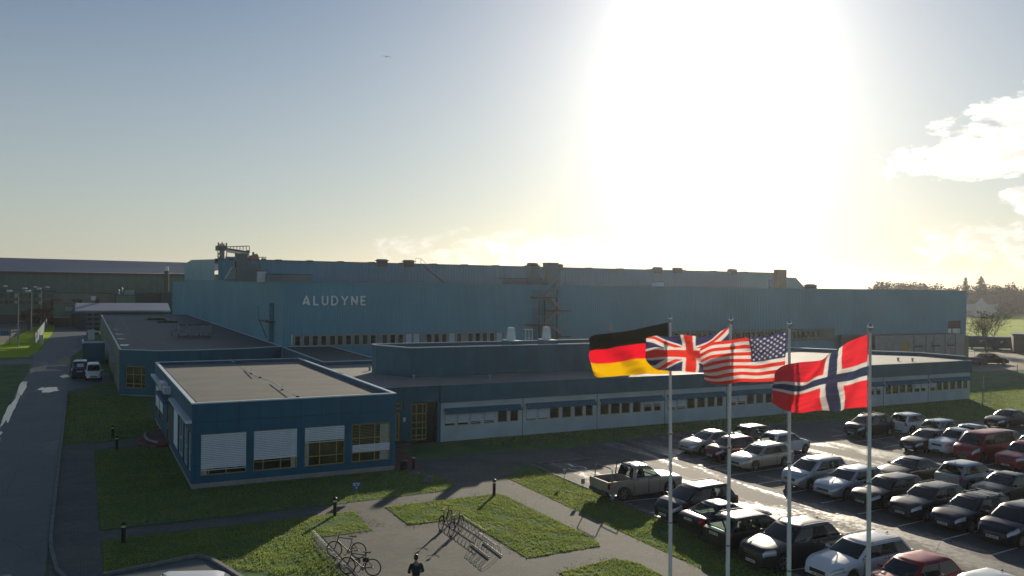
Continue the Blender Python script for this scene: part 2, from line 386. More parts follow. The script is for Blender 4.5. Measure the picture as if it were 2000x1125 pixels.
# ------------------------------------------------------------------ building materials
def panel_mat(name, col, pw, ph, seam=.02, var=.1, rough=.5, off=(0, 0, 0), seamc=.45):
    m = bpy.data.materials.new(name); m.use_nodes = True; nt = m.node_tree; N = NT(nt)
    p = nt.nodes['Principled BSDF']; tc = N.n('ShaderNodeTexCoord').outputs['Object']
    sp = N.n('ShaderNodeSeparateXYZ'); N.put(sp.inputs[0], tc)
    cb = N.n('ShaderNodeCombineXYZ'); N.put(cb.inputs[0], N.m('ADD', N.m('ADD', sp.outputs[0], sp.outputs[1]), off[0])); N.put(cb.inputs[1], N.m('ADD', sp.outputs[2], off[1]))
    br = N.n('ShaderNodeTexBrick'); N.put(br.inputs['Vector'], cb.outputs[0]); br.offset = 0
    br.inputs['Scale'].default_value = 1; br.inputs['Brick Width'].default_value = pw; br.inputs['Row Height'].default_value = ph
    br.inputs['Mortar Size'].default_value = seam; br.inputs['Mortar Smooth'].default_value = .3
    br.inputs['Color1'].default_value = c4([c*1.08 for c in col]); br.inputs['Color2'].default_value = c4([c*.92 for c in col]); br.inputs['Mortar'].default_value = c4([c*seamc for c in col])
    f = N.noise(tc, .7, 5, .6)
    c = N.mix(1., br.outputs['Color'], N.mix(N.ss(f, .3, .7), c4((1-var,)*3), c4((1+var,)*3)), 'MULTIPLY')
    N.put(p.inputs['Base Color'], c); p.inputs['Roughness'].default_value = rough; p.inputs['Specular IOR Level'].default_value = .35
    b = N.n('ShaderNodeBump'); b.inputs['Distance'].default_value = .01; b.invert = True
    N.put(b.inputs['Height'], br.outputs['Fac']); nt.links.new(b.outputs[0], p.inputs['Normal'])
    return m
M_panel = panel_mat('dark_blue_cladding', (.005, .11, .20), 1.166, 1.2, .012, off=(-5.5-48.3, -.05))
M_panel2 = panel_mat('dark_blue_boards', (.014, .115, .17), .93, 8, .012)
M_hall = mat('hall_blue_steel', (.11, .34, .44), .5, var=.10, scale=.12)
M_hall2 = mat('hall_roof_blue', (.070, .24, .33), .6, var=.12, scale=.1)
M_white = mat('white_metal', (.58, .66, .70), .45, var=.06)
M_yellow = mat('yellow_frame', (.40, .31, .10), .5, var=.12, scale=3)
M_beige = mat('pale_frame', (.30, .34, .26), .55, var=.1, scale=3)
M_conc = mat('concrete', (.30, .31, .30), .85, var=.15, scale=.8, fine=.08)
M_cor = mat('white_grooved_concrete', (.48, .58, .62), .8, var=.10, scale=.5, fine=.05)
M_roofgrey = ground_mat('roof_felt', (.135, .145, .135), (.165, .17, .155), (.12, .125, .115), .85, .5, .004, 14., paver=(8.3, 1.02), fine=.12)
M_roofdark = ground_mat('dark_roof_felt', (.045, .070, .075), (.062, .088, .092), (.036, .055, .06), .6, .35, .003, 14., paver=(8.3, 1.02), fine=.12)
M_rooflt = mat('pale_roof_felt', (.23, .23, .21), .8, var=.10, scale=.4, fine=.06)
M_glass = mat('window_glass', (.018, .024, .022), .06, var=.0, spec=.8)
M_glassy = mat('window_glass_office', (.040, .042, .024), .06, var=.5, scale=1.1, spec=.8)
M_blind = mat('blind_slat', (.62, .72, .78), .5, var=.05)
M_curt = mat('curtain_cloth', (.42, .44, .40), .9, var=.2, scale=8)
M_greyst = mat('grey_steel', (.22, .27, .30), .55, .0, var=.1)
M_dkst = mat('dark_steel', (.045, .060, .070), .65, .0, var=.1)
M_black = mat('black_plastic', (.013, .013, .014), .5, var=.1)
M_green = panel_mat('green_cladding', (.085, .175, .14), .6, 30, .03, seamc=.75)
M_grn2 = mat('grey_green_wall', (.15, .19, .15), .8, var=.15, scale=.3)
M_bluroof = mat('blue_grey_roof', (.11, .15, .21), .55, var=.08, scale=.05)
M_brown = mat('brown_brick', (.10, .085, .07), .85, var=.2, scale=.6)
M_rust = mat('red_painted_steel', (.30, .06, .045), .6, var=.2, scale=.7)
M_awn = mat('awning_blue', (.012, .115, .18), .7, var=.1)

def wall(parent, axis, pos, a0, a1, z0, z1, holes, m, name='wall', depth=.14, out=-1):
    """flat wall with real openings and reveals. axis 'x': wall runs along X at y=pos, looking towards out*Y; 'y': runs along Y at x=pos"""
    A = sorted({a0, a1, *[h[0] for h in holes], *[h[1] for h in holes]}); Zs = sorted({z0, z1, *[h[2] for h in holes], *[h[3] for h in holes]})
    mb = MB()
    def P(a, d, z): return (a, pos-out*d, z) if axis == 'x' else (pos-out*d, a, z)
    for i in range(len(A)-1):
        for j in range(len(Zs)-1):
            ca, cz = (A[i]+A[i+1])/2, (Zs[j]+Zs[j+1])/2
            if any(h[0] < ca < h[1] and h[2] < cz < h[3] for h in holes): continue
            mb.add([P(A[i], 0, Zs[j]), P(A[i+1], 0, Zs[j]), P(A[i+1], 0, Zs[j+1]), P(A[i], 0, Zs[j+1])], [(0, 1, 2, 3)])
    for h in holes:
        b0, b1, c0, c1 = h[:4]
        for q in (((b0, c0), (b1, c0)), ((b1, c0), (b1, c1)), ((b1, c1), (b0, c1)), ((b0, c1), (b0, c0))):
            (p, r), (s, t) = q
            mb.add([P(p, 0, r), P(s, 0, t), P(s, depth+.12, t), P(p, depth+.12, r)], [(0, 1, 2, 3)])
    return mb.build(name, m, parent)
def window(parent, axis, pos, a0, a1, z0, z1, mull=(), trans=(), frame=None, glass=None, depth=.10, fwid=.07, out=-1, blind=0., slat=.085, curtain=None, name='window'):
    frame = frame or M_yellow
    def bx(mb, p, q, r, t, d0, d1):
        lo, hi = sorted((pos-out*d0, pos-out*d1))
        if axis == 'x': mb.box(p, q, lo, hi, r, t)
        else: mb.box(lo, hi, p, q, r, t)
    f = MB(); e = .004
    bx(f, a0+e, a1-e, z0+e, z0+fwid, depth-.03, depth+.05); bx(f, a0+e, a1-e, z1-fwid, z1-e, depth-.03, depth+.05)
    bx(f, a0+e, a0+fwid, z0+fwid, z1-fwid, depth-.03, depth+.05); bx(f, a1-fwid, a1-e, z0+fwid, z1-fwid, depth-.03, depth+.05)
    for t in mull:
        a = a0+(a1-a0)*t; bx(f, a-fwid*.45, a+fwid*.45, z0+fwid, z1-fwid, depth-.026, depth+.046)
    for t in trans:
        z = z0+(z1-z0)*t; bx(f, a0+fwid, a1-fwid, z-fwid*.4, z+fwid*.4, depth-.022, depth+.042)
    w = f.build(name, frame, parent)
    p = MB(); bx(p, a0+fwid*.5, a1-fwid*.5, z0+fwid*.5, z1-fwid*.5, depth+.012, depth+.024); p.build('pane', glass or M_glass, w)
    if blind > 0:
        b = MB(); zb = z1-(z1-z0)*blind; n = int((z1-zb)/slat)
        for k in range(n):
            z = z1-.03-k*slat
            d0 = depth-.075; lo = pos-out*d0; hi = pos-out*(d0-.022)
            if axis == 'x': b.add([(a0+.03, lo, z-.008), (a1-.03, lo, z-.008), (a1-.03, hi, z-slat*.87), (a0+.03, hi, z-slat*.87)], [(0, 1, 2, 3)])
            else: b.add([(lo, a0+.03, z-.008), (lo, a1-.03, z-.008), (hi, a1-.03, z-slat*.80), (hi, a0+.03, z-slat*.80)], [(0, 1, 2, 3)])
        bx(b, a0+.03, a1-.03, zb-.05, zb-.01, depth-.10, depth-.075)
        b.build('blind', M_blind, w)
    if curtain:
        c = MB(); q0, q1 = a0+(a1-a0)*curtain[0], a0+(a1-a0)*curtain[1]; n = max(4, int((q1-q0)/.05))
        for k in range(n):
            aa, ab = q0+(q1-q0)*k/n, q0+(q1-q0)*(k+1)/n
            bx(c, aa, ab-.008, z0+fwid, z0+(z1-z0)*curtain[2], depth+.004+(k % 2)*.004, depth+.011)
        c.build('curtain', M_curt, w)
    return w
def flat_roof(parent, poly, z, m, name='roof', par=.0, pm=None, pw=.28, cap=None, capw=None):
    """roof slab sunk by par below a parapet whose top is z; white cap"""
    MB().sheet(poly, z-par).build(name, m, parent)
    if par > 0:
        cx = sum(p[0] for p in poly)/len(poly); cy = sum(p[1] for p in poly)/len(poly)
        b = MB(); c = MB(); n = len(poly)
        ins = []
        for i in range(n):
            p0, p1, p2 = Vector(poly[i-1]), Vector(poly[i]), Vector(poly[(i+1) % n])
            d1 = (p1-p0).normalized(); d2 = (p2-p1).normalized(); n1 = Vector((-d1.y, d1.x)); n2 = Vector((-d2.y, d2.x))
            mm = (n1+n2); mm = mm/(mm.length_squared/2) if mm.length > .01 else n1
            ins.append((p1, mm))
        for i in range(n):
            (p, a), (q, d) = ins[i], ins[(i+1) % n]
            pi, qi = p+a*pw, q+d*pw
            b.add([(pi.x, pi.y, z-par-.01), (qi.x, qi.y, z-par-.01), (qi.x, qi.y, z), (pi.x, pi.y, z)], [(0, 1, 2, 3)])
            po, qo = p-a*.02, q-d*.02
            b.add([(pi.x, pi.y, z-.05), (qi.x, qi.y, z-.05), (q.x, q.y, z-.05), (p.x, p.y, z-.05)], [(0, 1, 2, 3)])
            cw = capw or pw; pi, qi = p+a*cw, q+d*cw
            vs = [(po.x, po.y, z-.04), (qo.x, qo.y, z-.04), (qi.x, qi.y, z-.04), (pi.x, pi.y, z-.04), (po.x, po.y, z+.03), (qo.x, qo.y, z+.03), (qi.x, qi.y, z+.03), (pi.x, pi.y, z+.03)]
            c.add(vs, [(0, 3, 2, 1), (4, 5, 6, 7), (0, 1, 5, 4), (2, 3, 7, 6)])
        b.build('parapet', pm or M_panel, parent); c.build('parapet_cap', cap or M_white, parent)
# ------------------------------------------------------------------ front office building
FX0, FX1, FY0, FY1, FZ = 5.5, 17.25, 48.3, 73.5, 4.70
fb = thing('office_building', 'low dark blue office building with flat brown-grey roof and big blinds, nearest the camera', 'building', (FX0, FY0, 0), absolute=True)
wz0, wz1 = .68, 2.97
wins = [(5.97, 8.42), (8.80, 11.27), (11.68, 14.08), (14.50, 16.92)]
wall(fb, 'x', FY0, FX0, FX1, .28, FZ, [(a, b, wz0, wz1) for a, b in wins], M_panel)
side = [(47.4+1.3, 50.0, .75, 3.0), (50.4, 52.3, .75, 3.0), (52.8, 55.2, .75, 3.05), (55.7, 58.2, .75, 3.1), (60.6, 62.6, .3, 2.9), (66.2, 69.0, .9, 3.0), (69.4, 72.6, .9, 3.0)]
wall(fb, 'y', FX0, FY0, FY1, .28, FZ, side, M_panel)
MB().add([(FX1, FY0, .28), (FX1, FY1, .28), (FX1, FY1, FZ), (FX1, FY0, FZ), (FX0, FY1, .28), (FX0, FY1, FZ)], [(0, 1, 2, 3), (1, 4, 5, 2)]).build('wall', M_panel, fb)
MB().box(FX0+.03, FX1-.03, FY0+.03, FY1-.03, 0, .28).build('plinth', M_conc, fb)
flat_roof(fb, rect(FX0, FX1, FY0, FY1), FZ, M_roofgrey, par=.22, pw=.30, capw=.20)
w = window(fb, 'x', FY0, *wins[0], wz0, wz1, fwid=.05, mull=(.18, .56), trans=(.23,), blind=.86, curtain=(.03, .15, .2), slat=.1)
w = window(fb, 'x', FY0, *wins[1], wz0, wz1, fwid=.05, mull=(.22, .62), trans=(.22,), blind=.70, curtain=(.86, .97, .95), slat=.1)
w = window(fb, 'x', FY0, *wins[2], wz0, wz1, fwid=.05, mull=(.38, .80), trans=(.24,), blind=.38, curtain=(.03, .12, .95), glass=M_glassy, slat=.1)
w = window(fb, 'x', FY0, *wins[3], wz0, wz1, fwid=.05, mull=(.21, .60), trans=(.62, .24), blind=.0, curtain=(.74, .97, .95), glass=M_glassy)
b = MB()                       # half-closed blind of the right-hand window: thin open slats, closed at the bottom
for k in range(17): b.add([(14.55, FY0+.02, wz1-.08-k*.09), (16.87, FY0+.02, wz1-.08-k*.09), (16.87, FY0+.045, wz1-.095-k*.09), (14.55, FY0+.045, wz1-.095-k*.09)], [(0, 1, 2, 3)])
for k in range(6): b.add([(14.55, FY0+.02, wz1-1.25-k*.075), (16.87, FY0+.02, wz1-1.25-k*.075), (16.87, FY0-.0, wz1-1.31-k*.075), (14.55, FY0-.0, wz1-1.31-k*.075)], [(0, 1, 2, 3)])
b.build('blind', M_blind, w)
for i, (a0, a1, z0, z1) in enumerate(side):
    if i == 4:
        d = window(fb, 'y', FX0, a0, a1, z0, z1, (.33, .66), (.75,), name='entrance_door', glass=M_glassy)
        MB().box(FX0-.05, FX0+.0, 61.9, 61.95, 1.1, 1.6).build('handle', M_greyst, d)
    else: window(fb, 'y', FX0, a0, a1, z0, z1, (.5,), (.45,), frame=M_white if i < 3 else M_yellow, glass=M_glassy, blind={3: .95, 5: .7, 6: .75}.get(i, 0))
MB().box(FX0-.32, FX0-.005, 47.9+.4, 58.3, 3.62, 3.76).build('window_ledge', M_white, fb)
MB().box(FX0-.32, FX0-.005, 66.0, 73.6, 3.62, 3.76).build('window_ledge', M_white, fb)
MB().box(FX0-.45, FX0-.01, 60.0, 61.0, 3.78, 4.22).build('ventilation_box', M_white, fb)
b = MB(); b.box(FX0-.45, FX0-.01, 62.2, 64.4, 3.74, 4.25)
for k in range(5): b.box(FX0-.47, FX0-.44, 62.3, 64.3, 3.80+k*.09, 3.84+k*.09)
b.build('ventilation_box', M_white, fb)
MB().box(FX0-.55, FX0-.01, 59.3, 65.2, 3.18, 3.42).build('door_canopy', M_awn, fb)
# lightning rods and their cable on the roof
def roof_rod(x, y, l, rz, z, label, rod=True):
    t = thing('lightning_rod', label, 'lightning rod', (x, y, z), rz, group='lightning rods on the front roof')
    MB().lathe([(.10, 0), (.10, .04), (.05, .07)], 12).build('foot', M_dkst, t)
    MB().tube([(0, 0, .05), (0, 0, .45)], .012, 6).build('pole', M_greyst, t)
    MB().tube([(-l/2, 0, .12), (l/2, 0, .16)], .026, 6).build('rail', M_white, t)
    MB().lathe([(.11, 0), (.11, .05), (.05, .08)], 12, c=(l/2, .3, 0)).build('weight', M_dkst, t)
for (px_, py_), (qx, qy), lab in (((482, 720), (500, 735), 'small white rail rod halfway across the brown-grey front roof'), ((533, 746), (572, 772), 'long white rail rod near the front edge of the brown-grey roof'), ((445, 703), (457, 708), 'short rail rod near the far edge of the brown-grey front roof')):
    a = g(px_, py_, FZ-.1); c_ = g(qx, qy, FZ-.1); mid = (a+c_)/2
    roof_rod(mid.x, mid.y, (a-c_).length, math.atan2(c_.y-a.y, c_.x-a.x), FZ-.22, lab)
cb = MB(); a = g(445, 703, FZ-.2); c_ = g(588, 778, FZ-.2)
cb.tube([a, g(500, 735, FZ-.2), g(533, 746, FZ-.2), c_], .006, 4)
single('cable', cb, M_greyst, 'thin cable lying across the brown-grey front roof between the rods', 'cable')
# round brick steps at the left entrance
st = thing('entrance_steps', 'round red brick steps with a pale curved kerb at the left entrance', 'steps', (4.7, 63.9, 0), absolute=True)
def arc_poly(cx, cy, rx, ry, a0, a1, n=16): return [(cx+rx*math.cos(a0+(a1-a0)*k/n), cy+ry*math.sin(a0+(a1-a0)*k/n)) for k in range(n+1)]
MB().prism([(5.48, 61.2)]+arc_poly(5.2, 64.0, 1.55, 3.3, R_(250), R_(110))+[(5.48, 67.3)], .0, .14).build('lower_step', M_redp, st)
MB().prism([(5.48, 61.6)]+arc_poly(5.2, 64.3, .95, 2.7, R_(255), R_(105))+[(5.48, 67.2)], .14, .28).build('upper_step', M_redp, st)
b = MB(); ps = arc_poly(5.2, 64.3, .99, 2.75, R_(250), R_(150)); b.tube([(x, y, .28) for x, y in ps], .09, 6); b.build('curved_kerb', M_conc, st)

# ------------------------------------------------------------------ long office wing
LY, LX0, LX1, LZ = 55.5, 23.25, 83.9, 4.10
lb = thing('office_wing', 'long low office wing with white grooved wall and dark blue fascia behind the car park', 'building', (LX0, LY, 0), absolute=True)
# grooved white wall
MOD = 6.74
offs = [(.30, 1.15), (1.32, 2.22), (2.37, 3.23), (3.48, 4.33), (4.61, 5.42), (5.66, 6.36)]
lh = []; rb = {}
for k in range(9):
    x = LX0+MOD*k
    for j, (a, b_) in enumerate(offs):
        lh.append((x+a, x+b_, 1.10, 2.0))
        rb[len(lh)-1] = 0
for i in (0, 1): rb[i] = .72
for i in (2, 3): rb[i] = .78
for i in (6, 7): rb[i] = .80
for i in (16, 17): rb[i] = .4
for i in (18, 19): rb[i] = .78
for i in (24, 25): rb[i] = .7
for i in (40, 41): rb[i] = .4
for i in (46, 47, 48): rb[i] = .5
wall(lb, 'x', LY, LX0, LX1, 0, 2.06, lh, M_cor, depth=.10)
gr = MB()                      # vertical grooves as slim ribs
x = LX0+.05
while x < LX1:
    if abs(((x-LX0) % MOD)) > .12:
        gr.box(x, x+.07, LY-.014, LY-.0005, .02, 1.06)
    gr.box(x+.02, x+.09, LY-.014, LY-.0005, 2.30, 2.86)
    x += .135
gr.build('wall_ribs', M_cor, lb)
for k in range(1, 9): MB().box(LX0+MOD*k-.025, LX0+MOD*k+.025, LY-.018, LY-.001, .0, 2.86).build('wall_joint', M_dkst, lb)
MB().add([(LX0, LY, 2.06), (LX1, LY, 2.06), (LX1, LY, 2.86), (LX0, LY, 2.86)], [(0, 1, 2, 3)]).build('wall_band', M_cor, lb)
MB().box(LX0-.12, LX1+.05, LY-.22, LY+.3, 2.86, LZ-.02).build('fascia', M_panel2, lb)
for k in range(9):
    x = LX0+MOD*k
    MB().add([(x+.22, LY-.03, 2.42), (x+6.5, LY-.03, 2.42), (x+6.5, LY-.38, 2.10), (x+.22, LY-.38, 2.10), (x+6.5, LY-.38, 2.0), (x+.22, LY-.38, 2.0), (x+.22, LY-.03, 2.30), (x+6.5, LY-.03, 2.30)],
             [(0, 1, 2, 3), (3, 2, 4, 5), (0, 3, 5, 6), (1, 7, 4, 2)]).build('awning', M_awn, lb)
for i, h in enumerate(lh):
    window(lb, 'x', LY, h[0], h[1], h[2], h[3], glass=M_glass if i % 3 else M_glassy, blind=rb[i], fwid=.06, depth=.05, slat=.09, trans=(.45,) if i in (16, 17) else ())
MB().add([(LX1, LY, 0), (LX1, 62, 0), (LX1, 62, LZ-.05), (LX1, LY, LZ-.05)], [(0, 1, 2, 3)]).build('wall', M_cor, lb)
roofpoly = [(17.26, LY-.1), (LX1+.02, LY-.1), (LX1+.02, 57.5), (83.6, 61.5), (79.6, 65.2), (76.3, 69.2), (74.0, 72.3), (17.26, 72.3)]
flat_roof(lb, roofpoly, LZ, M_rooflt, par=.0)
b = MB(); c_ = MB()
back = [(83.9, 56.0), (83.6, 61.5), (79.6, 65.2), (76.3, 69.2), (74.0, 72.3), (24.6, 72.3)]
for p, q in zip(back[:-1], back[1:]):
    b.bar((p[0], p[1], LZ+.12), (q[0], q[1], LZ+.12), .2, .42); c_.bar((p[0], p[1], LZ+.36), (q[0], q[1], LZ+.36), .26, .06)
b.build('parapet', M_awn, lb); c_.build('parapet_cap', M_white, lb)
MB().add([(24.6, 72.3, 0), (74, 72.3, 0), (74, 72.3, LZ), (24.6, 72.3, LZ)], [(0, 1, 2, 3)]).build('wall', M_cor, lb)
for px_, py_ in ((1754, 705), (1782, 706), (957, 741), (808, 741), (722, 724)):
    q = g(px_, py_, LZ)
    MB().lathe([(.09, 0), (.09, .25), (.16, .27), (.14, .34), (.02, .36)], 10, c=(q.x, q.y, LZ)).build('roof_vent', M_greyst, lb)
# entrance recess with doors between the two buildings
wall(lb, 'x', LY, 17.26, LX0, 0, LZ, [(18.25, 20.3, 2.55, 2.98), (18.05, 20.15, .32, 2.32), (21.0, 22.95, .0, 2.95)], M_panel2, depth=.1)
d = window(lb, 'x', LY, 18.25, 20.3, 2.55, 2.98, (), (), fwid=.08, glass=M_glassy)
d = window(lb, 'x', LY, 18.05, 20.15, .32, 2.32, (.14, .86), (.26,), name='door', glass=M_glassy, fwid=.12)
h_ = MB(); h_.lathe([(.15, -.015), (.15, .015)], 14, 'y', (18.5, LY-.02, 1.3), cap=False); h_.build('handle', M_white, d)
MB().add([(21.0, LY+.26, 0), (22.95, LY+.26, 0), (22.95, LY+.26, 2.95), (21.0, LY+.26, 2.95)], [(0, 1, 2, 3)]).build('recess_wall', M_glass, lb)
window(lb, 'x', LY, 21.02, 22.2, .25, 2.85, (.35, .75), (.12, .32, .48, .72), glass=M_glassy, depth=.18, fwid=.06)
MB().box(20.35, 20.55, LY-.06, LY-.005, 1.65, 1.95).build('intercom', M_white, lb)
es = thing('entrance_step', 'dark wooden entrance step below the yellow door', 'step', (19, 54.6, 0), absolute=True)
MB().box(17.4, 20.6, 53.9, 55.45, .0, .16).build('lower_tread', M_brown, es); MB().box(17.4, 20.6, 54.4, 55.46, .16, .30).build('upper_tread', M_brown, es)
single('rubbish_bin', MB().lathe([(.0, 0), (.2, .0), (.24, .5), (.26, .52), (.26, .6), (.1, .66), (0, .66)], 14, cap=False), M_black, 'small black bin at the right corner of the blue office building', 'bin', (17.7, 48.0, 0), smooth=True)
# long-wing penthouse
PX0, PX1, PY0, PY1, PZ = 22.97, 44.6, 61.0, 65.6, 6.42
ph = thing('roof_penthouse', 'dark blue windowless penthouse block on the flat roof of the office wing', 'building', (PX0, PY0, LZ), absolute=True)
MB().add([(PX0, PY0, LZ), (PX1, PY0, LZ), (PX1, PY1, LZ), (21.3, PY1, LZ), (21.3, 64.6, LZ), (PX0, PY0, PZ), (PX1, PY0, PZ), (PX1, PY1, PZ), (21.3, PY1, PZ), (21.3, 64.6, PZ)],
         [(0, 1, 6, 5), (1, 2, 7, 6), (2, 3, 8, 7), (3, 4, 9, 8), (4, 0, 5, 9)]).build('wall', M_panel2, ph)
flat_roof(ph, [(PX0, PY0), (PX1, PY0), (PX1, PY1), (21.3, PY1), (21.3, 64.6)], PZ, M_rooflt, par=.3, pm=M_awn, pw=.2, capw=.12)
for px_, lab in ((998, 'left one of two pale tapered roof chimneys on dark plinths'), (1067, 'right one of two pale tapered roof chimneys on dark plinths')):
    q = pY(px_, 676, 62.2)
    t = thing('roof_chimney', lab, 'chimney', (q.x, q.y, PZ-.3), group='tapered chimneys on the penthouse roof')
    MB().box(-.50, .50, -1.1, .6, 0, .62).build('plinth', M_awn, t)
    a, b_ = .30, .22
    MB().add([(-a, -a, .62), (a, -a, .62), (a, a, .62), (-a, a, .62), (-b_, -b_, 1.72), (b_, -b_, 1.72), (b_, b_, 1.72), (-b_, b_, 1.72)], [(0, 1, 5, 4), (1, 2, 6, 5), (2, 3, 7, 6), (3, 0, 4, 7), (4, 5, 6, 7)]).build('stack', M_white, t)
    MB().box(-.52, .52, -1.12, .62, .62, .65).build('cap', M_white, t)
rl = thing('roof_ladder', 'white tubular ladder rail frame standing between the two roof chimneys', 'railing', tuple(pY(1033, 664, 65.2)))
for dx in (-.35, 0, .35): MB().tube([(dx, 0, 0), (dx, 0, .95), (dx-.1, .1, 1.0)], .03, 6).build('post', M_white, rl)
MB().tube([(-.5, 0, .95), (.4, 0, .92)], .03, 6).build('rail', M_white, rl)
MB().tube([(-.35, 0, .2), (.35, 0, .2)], .02, 6).build('rung', M_white, rl)

# ------------------------------------------------------------------ low link roof between the buildings
lk = thing('link_building', 'low link building with a dark flat roof and white edges behind the front office', 'building', (19.2, 71.2, 0), absolute=True)
flat_roof(lk, [(19.0, 72.4), (24.4, 72.4), (24.4, 89.9), (19.3, 89.9)], 4.42, M_roofdark, par=.12, pm=M_awn, pw=.16, capw=.10)
MB().add([(19.0, 72.4, 0), (24.4, 72.4, 0), (24.4, 89.9, 0), (19.3, 89.9, 0), (19.0, 72.4, 4.4), (24.4, 72.4, 4.4), (24.4, 89.9, 4.4), (19.3, 89.9, 4.4)], [(0, 1, 5, 4), (1, 2, 6, 5), (3, 0, 4, 7)]).build('wall', M_awn, lk)

# ------------------------------------------------------------------ left workshop with the big dark flat roof
wz = 4.52
ws = thing('workshop', 'dark blue workshop with a wide dark flat roof, left of the big hall', 'building', (3.5, 90, 0), absolute=True)
wp = [(3.5, 90.3), (6.8, 87.6), (10.5, 87.4), (15.5, 88.2), (19.18, 90.02), (19.18, 176), (3.6, 176)]
bs = MB()
for (p, q) in zip(wp[2:5], wp[3:5]): bs.add([(p[0], p[1], 0), (q[0], q[1], 0), (q[0], q[1], wz), (p[0], p[1], wz)], [(0, 1, 2, 3)])
bs.build('wall', M_panel2, ws)
for (p, q) in ((wp[0], wp[1]), (wp[1], wp[2])):
    L = (Vector(q)-Vector(p)).length; an = math.atan2(q[1]-p[1], q[0]-p[0])
    e = bpy.data.objects.new('facade', None); COL.objects.link(e); e.parent = ws; e.location = (p[0]-3.5, p[1]-90, 0); e.rotation_euler = (0, 0, an)
    hol = [(.7, 2.9 if L > 4 else 3.0, .75, 2.9)]
    wall(e, 'x', 0, 0, L, .12, wz, hol, M_panel2, name='wall')
    window(e, 'x', 0, *hol[0], mull=(.38, .78), trans=(.2, .62), glass=M_glassy)
    for ch in list(e.children): ch.parent = ws; ch.location = e.location; ch.rotation_euler = e.rotation_euler
    bpy.data.objects.remove(e)
MB().prism([(x+.05*(1 if x < 5 else 0), y+.05) for x, y in wp], 0, .12).build('plinth', M_conc, ws)
hol = [(96+7*k, 99+7*k, 1.2, 2.8) for k in range(0)]
wall(ws, 'y', 3.5, 90.3, 176, .12, wz, hol, M_grn2)
flat_roof(ws, wp, wz, M_roofdark, par=.10, pw=.25, capw=.13)
for y0, y1 in ((93.5, 101), (104, 128)): MB().box(2.95, 3.49, y0, y1, 2.9, 3.02).build('ledge', M_conc, ws)
q = g(380, 655, wz)
cu = thing('cooling_unit', 'long white rooftop cooling unit on short legs on the dark flat roof', 'cooling unit', (q.x, q.y, wz-.1))
b = MB(); b.box(-1.9, 1.9, -.9, .9, .45, 1.35)
b.build('casing', M_greyst, cu)
for k in range(4): MB().lathe([(.42, 1.35), (.44, 1.48), (.4, 1.5), (.1, 1.44)], 16, c=(-1.4+k*.93, 0, 0)).build('fan', M_dkst, cu)
for sx in (-1.75, -.6, .6, 1.75):
    for sy_ in (-.8, .8): MB().box(sx-.06, sx+.06, sy_-.06, sy_+.06, 0, .45).build('leg', M_greyst, cu)
MB().tube([(-1.9, 0, .8), (-2.7, 0, .8), (-2.7, 0, .1)], .08, 8).build('pipe', M_greyst, cu); MB().tube([(-1.9, .4, .6), (-3.1, .4, .6), (-3.1, .4, .1)], .05, 8).build('pipe', M_greyst, cu)
for (px_, py_), lab in (((300, 623), 'dark flat skylight farther back on the dark roof'), ((322, 628), 'dark flat skylight nearer on the dark roof')):
    q = g(px_, py_, wz)
    t = thing('skylight', lab, 'skylight', (q.x+.3, q.y, wz-.1), group='flat skylights on the dark roof')
    MB().box(-1.5, 1.5, -2, 2, 0, .22).build('frame', M_black, t); MB().box(-1.35, 1.35, -1.85, 1.85, .22, .26).build('pane', M_glass, t)
single('lightning_cable', MB().tube([g(234, 618, wz-.06), g(250, 645, wz-.06), g(296, 680, wz-.06)], .03, 5), M_greyst, 'thin pale cable running over the big dark flat roof', 'cable')
pu = MB()
for i, (px_, py_) in enumerate([(236, 674), (230, 662), (226, 653), (222, 644), (214, 636), (212, 628)]):
    q = g(px_, py_, wz-.085); blob_sheet(q.x+.3, q.y, .55, .9+i*.2, wz-.085+i*.001, 5*i+2., pu)
struct('roof_puddle', pu, M_water)

# ------------------------------------------------------------------ big blue hall
HX0, HX1, HY, HZ = 19.2, 134.8, 90., 11.42
hl = thing('factory_hall', 'huge blue corrugated steel factory hall with white lettering on its wall', 'hall', (HX0, HY, 0), absolute=True)
def corr(axis, pos, a0, a1, z0, z1, pitch=.30, dep=.05, m=None, parent=None, holes=(), name='wall', out=-1):
    """trapezoidal sheet wall; openings are left out column by column"""
    mb = MB(); n = int(round((a1-a0)/pitch)); pr = (a1-a0)/n
    def P(a, d, z): return (a, pos-out*d, z) if axis == 'x' else (pos-out*d, a, z)
    prof = []
    for k in range(n): prof += [(a0+k*pr, 0), (a0+(k+.42)*pr, 0), (a0+(k+.5)*pr, dep), (a0+(k+.92)*pr, dep)]
    prof.append((a1, 0))
    for (p, d), (q, e) in zip(prof[:-1], prof[1:]):
        c = (p+q)/2; seg = [(z0, z1)]
        for h in holes:
            if h[0] < c < h[1]:
                seg = [s for (u, v) in seg for s in ((u, min(v, h[2])), (max(u, h[3]), v)) if s[1]-s[0] > .01]
        for u, v in seg: mb.add([P(p, d, u), P(q, e, u), P(q, e, v), P(p, d, v)], [(0, 1, 2, 3)])
    return mb.build(name, m or M_hall, parent)
hw = []
groups = [20.48, 25.14, 30.3, 35.7, 41.0]
for gi_, gx in enumerate(groups):
    for j in range(5): hw.append((gx+.06+j*.95, gx+.06+j*.95+.72, 4.45, 5.62))
bandz = (4.38, 5.72)
corr('x', HY, HX0, HX1, 2.3, HZ, parent=hl, holes=[(20.3, 45.9, bandz[0], bandz[1]), (71, 103, 3.6, 5.4), (pY(1852, 640, 90).x, pY(1877, 640, 90).x, 4.1, 6.35)])
wall(hl, 'x', HY+.03, 20.3, 45.9, bandz[0], bandz[1], hw, M_greyst, name='window_band', depth=.08)
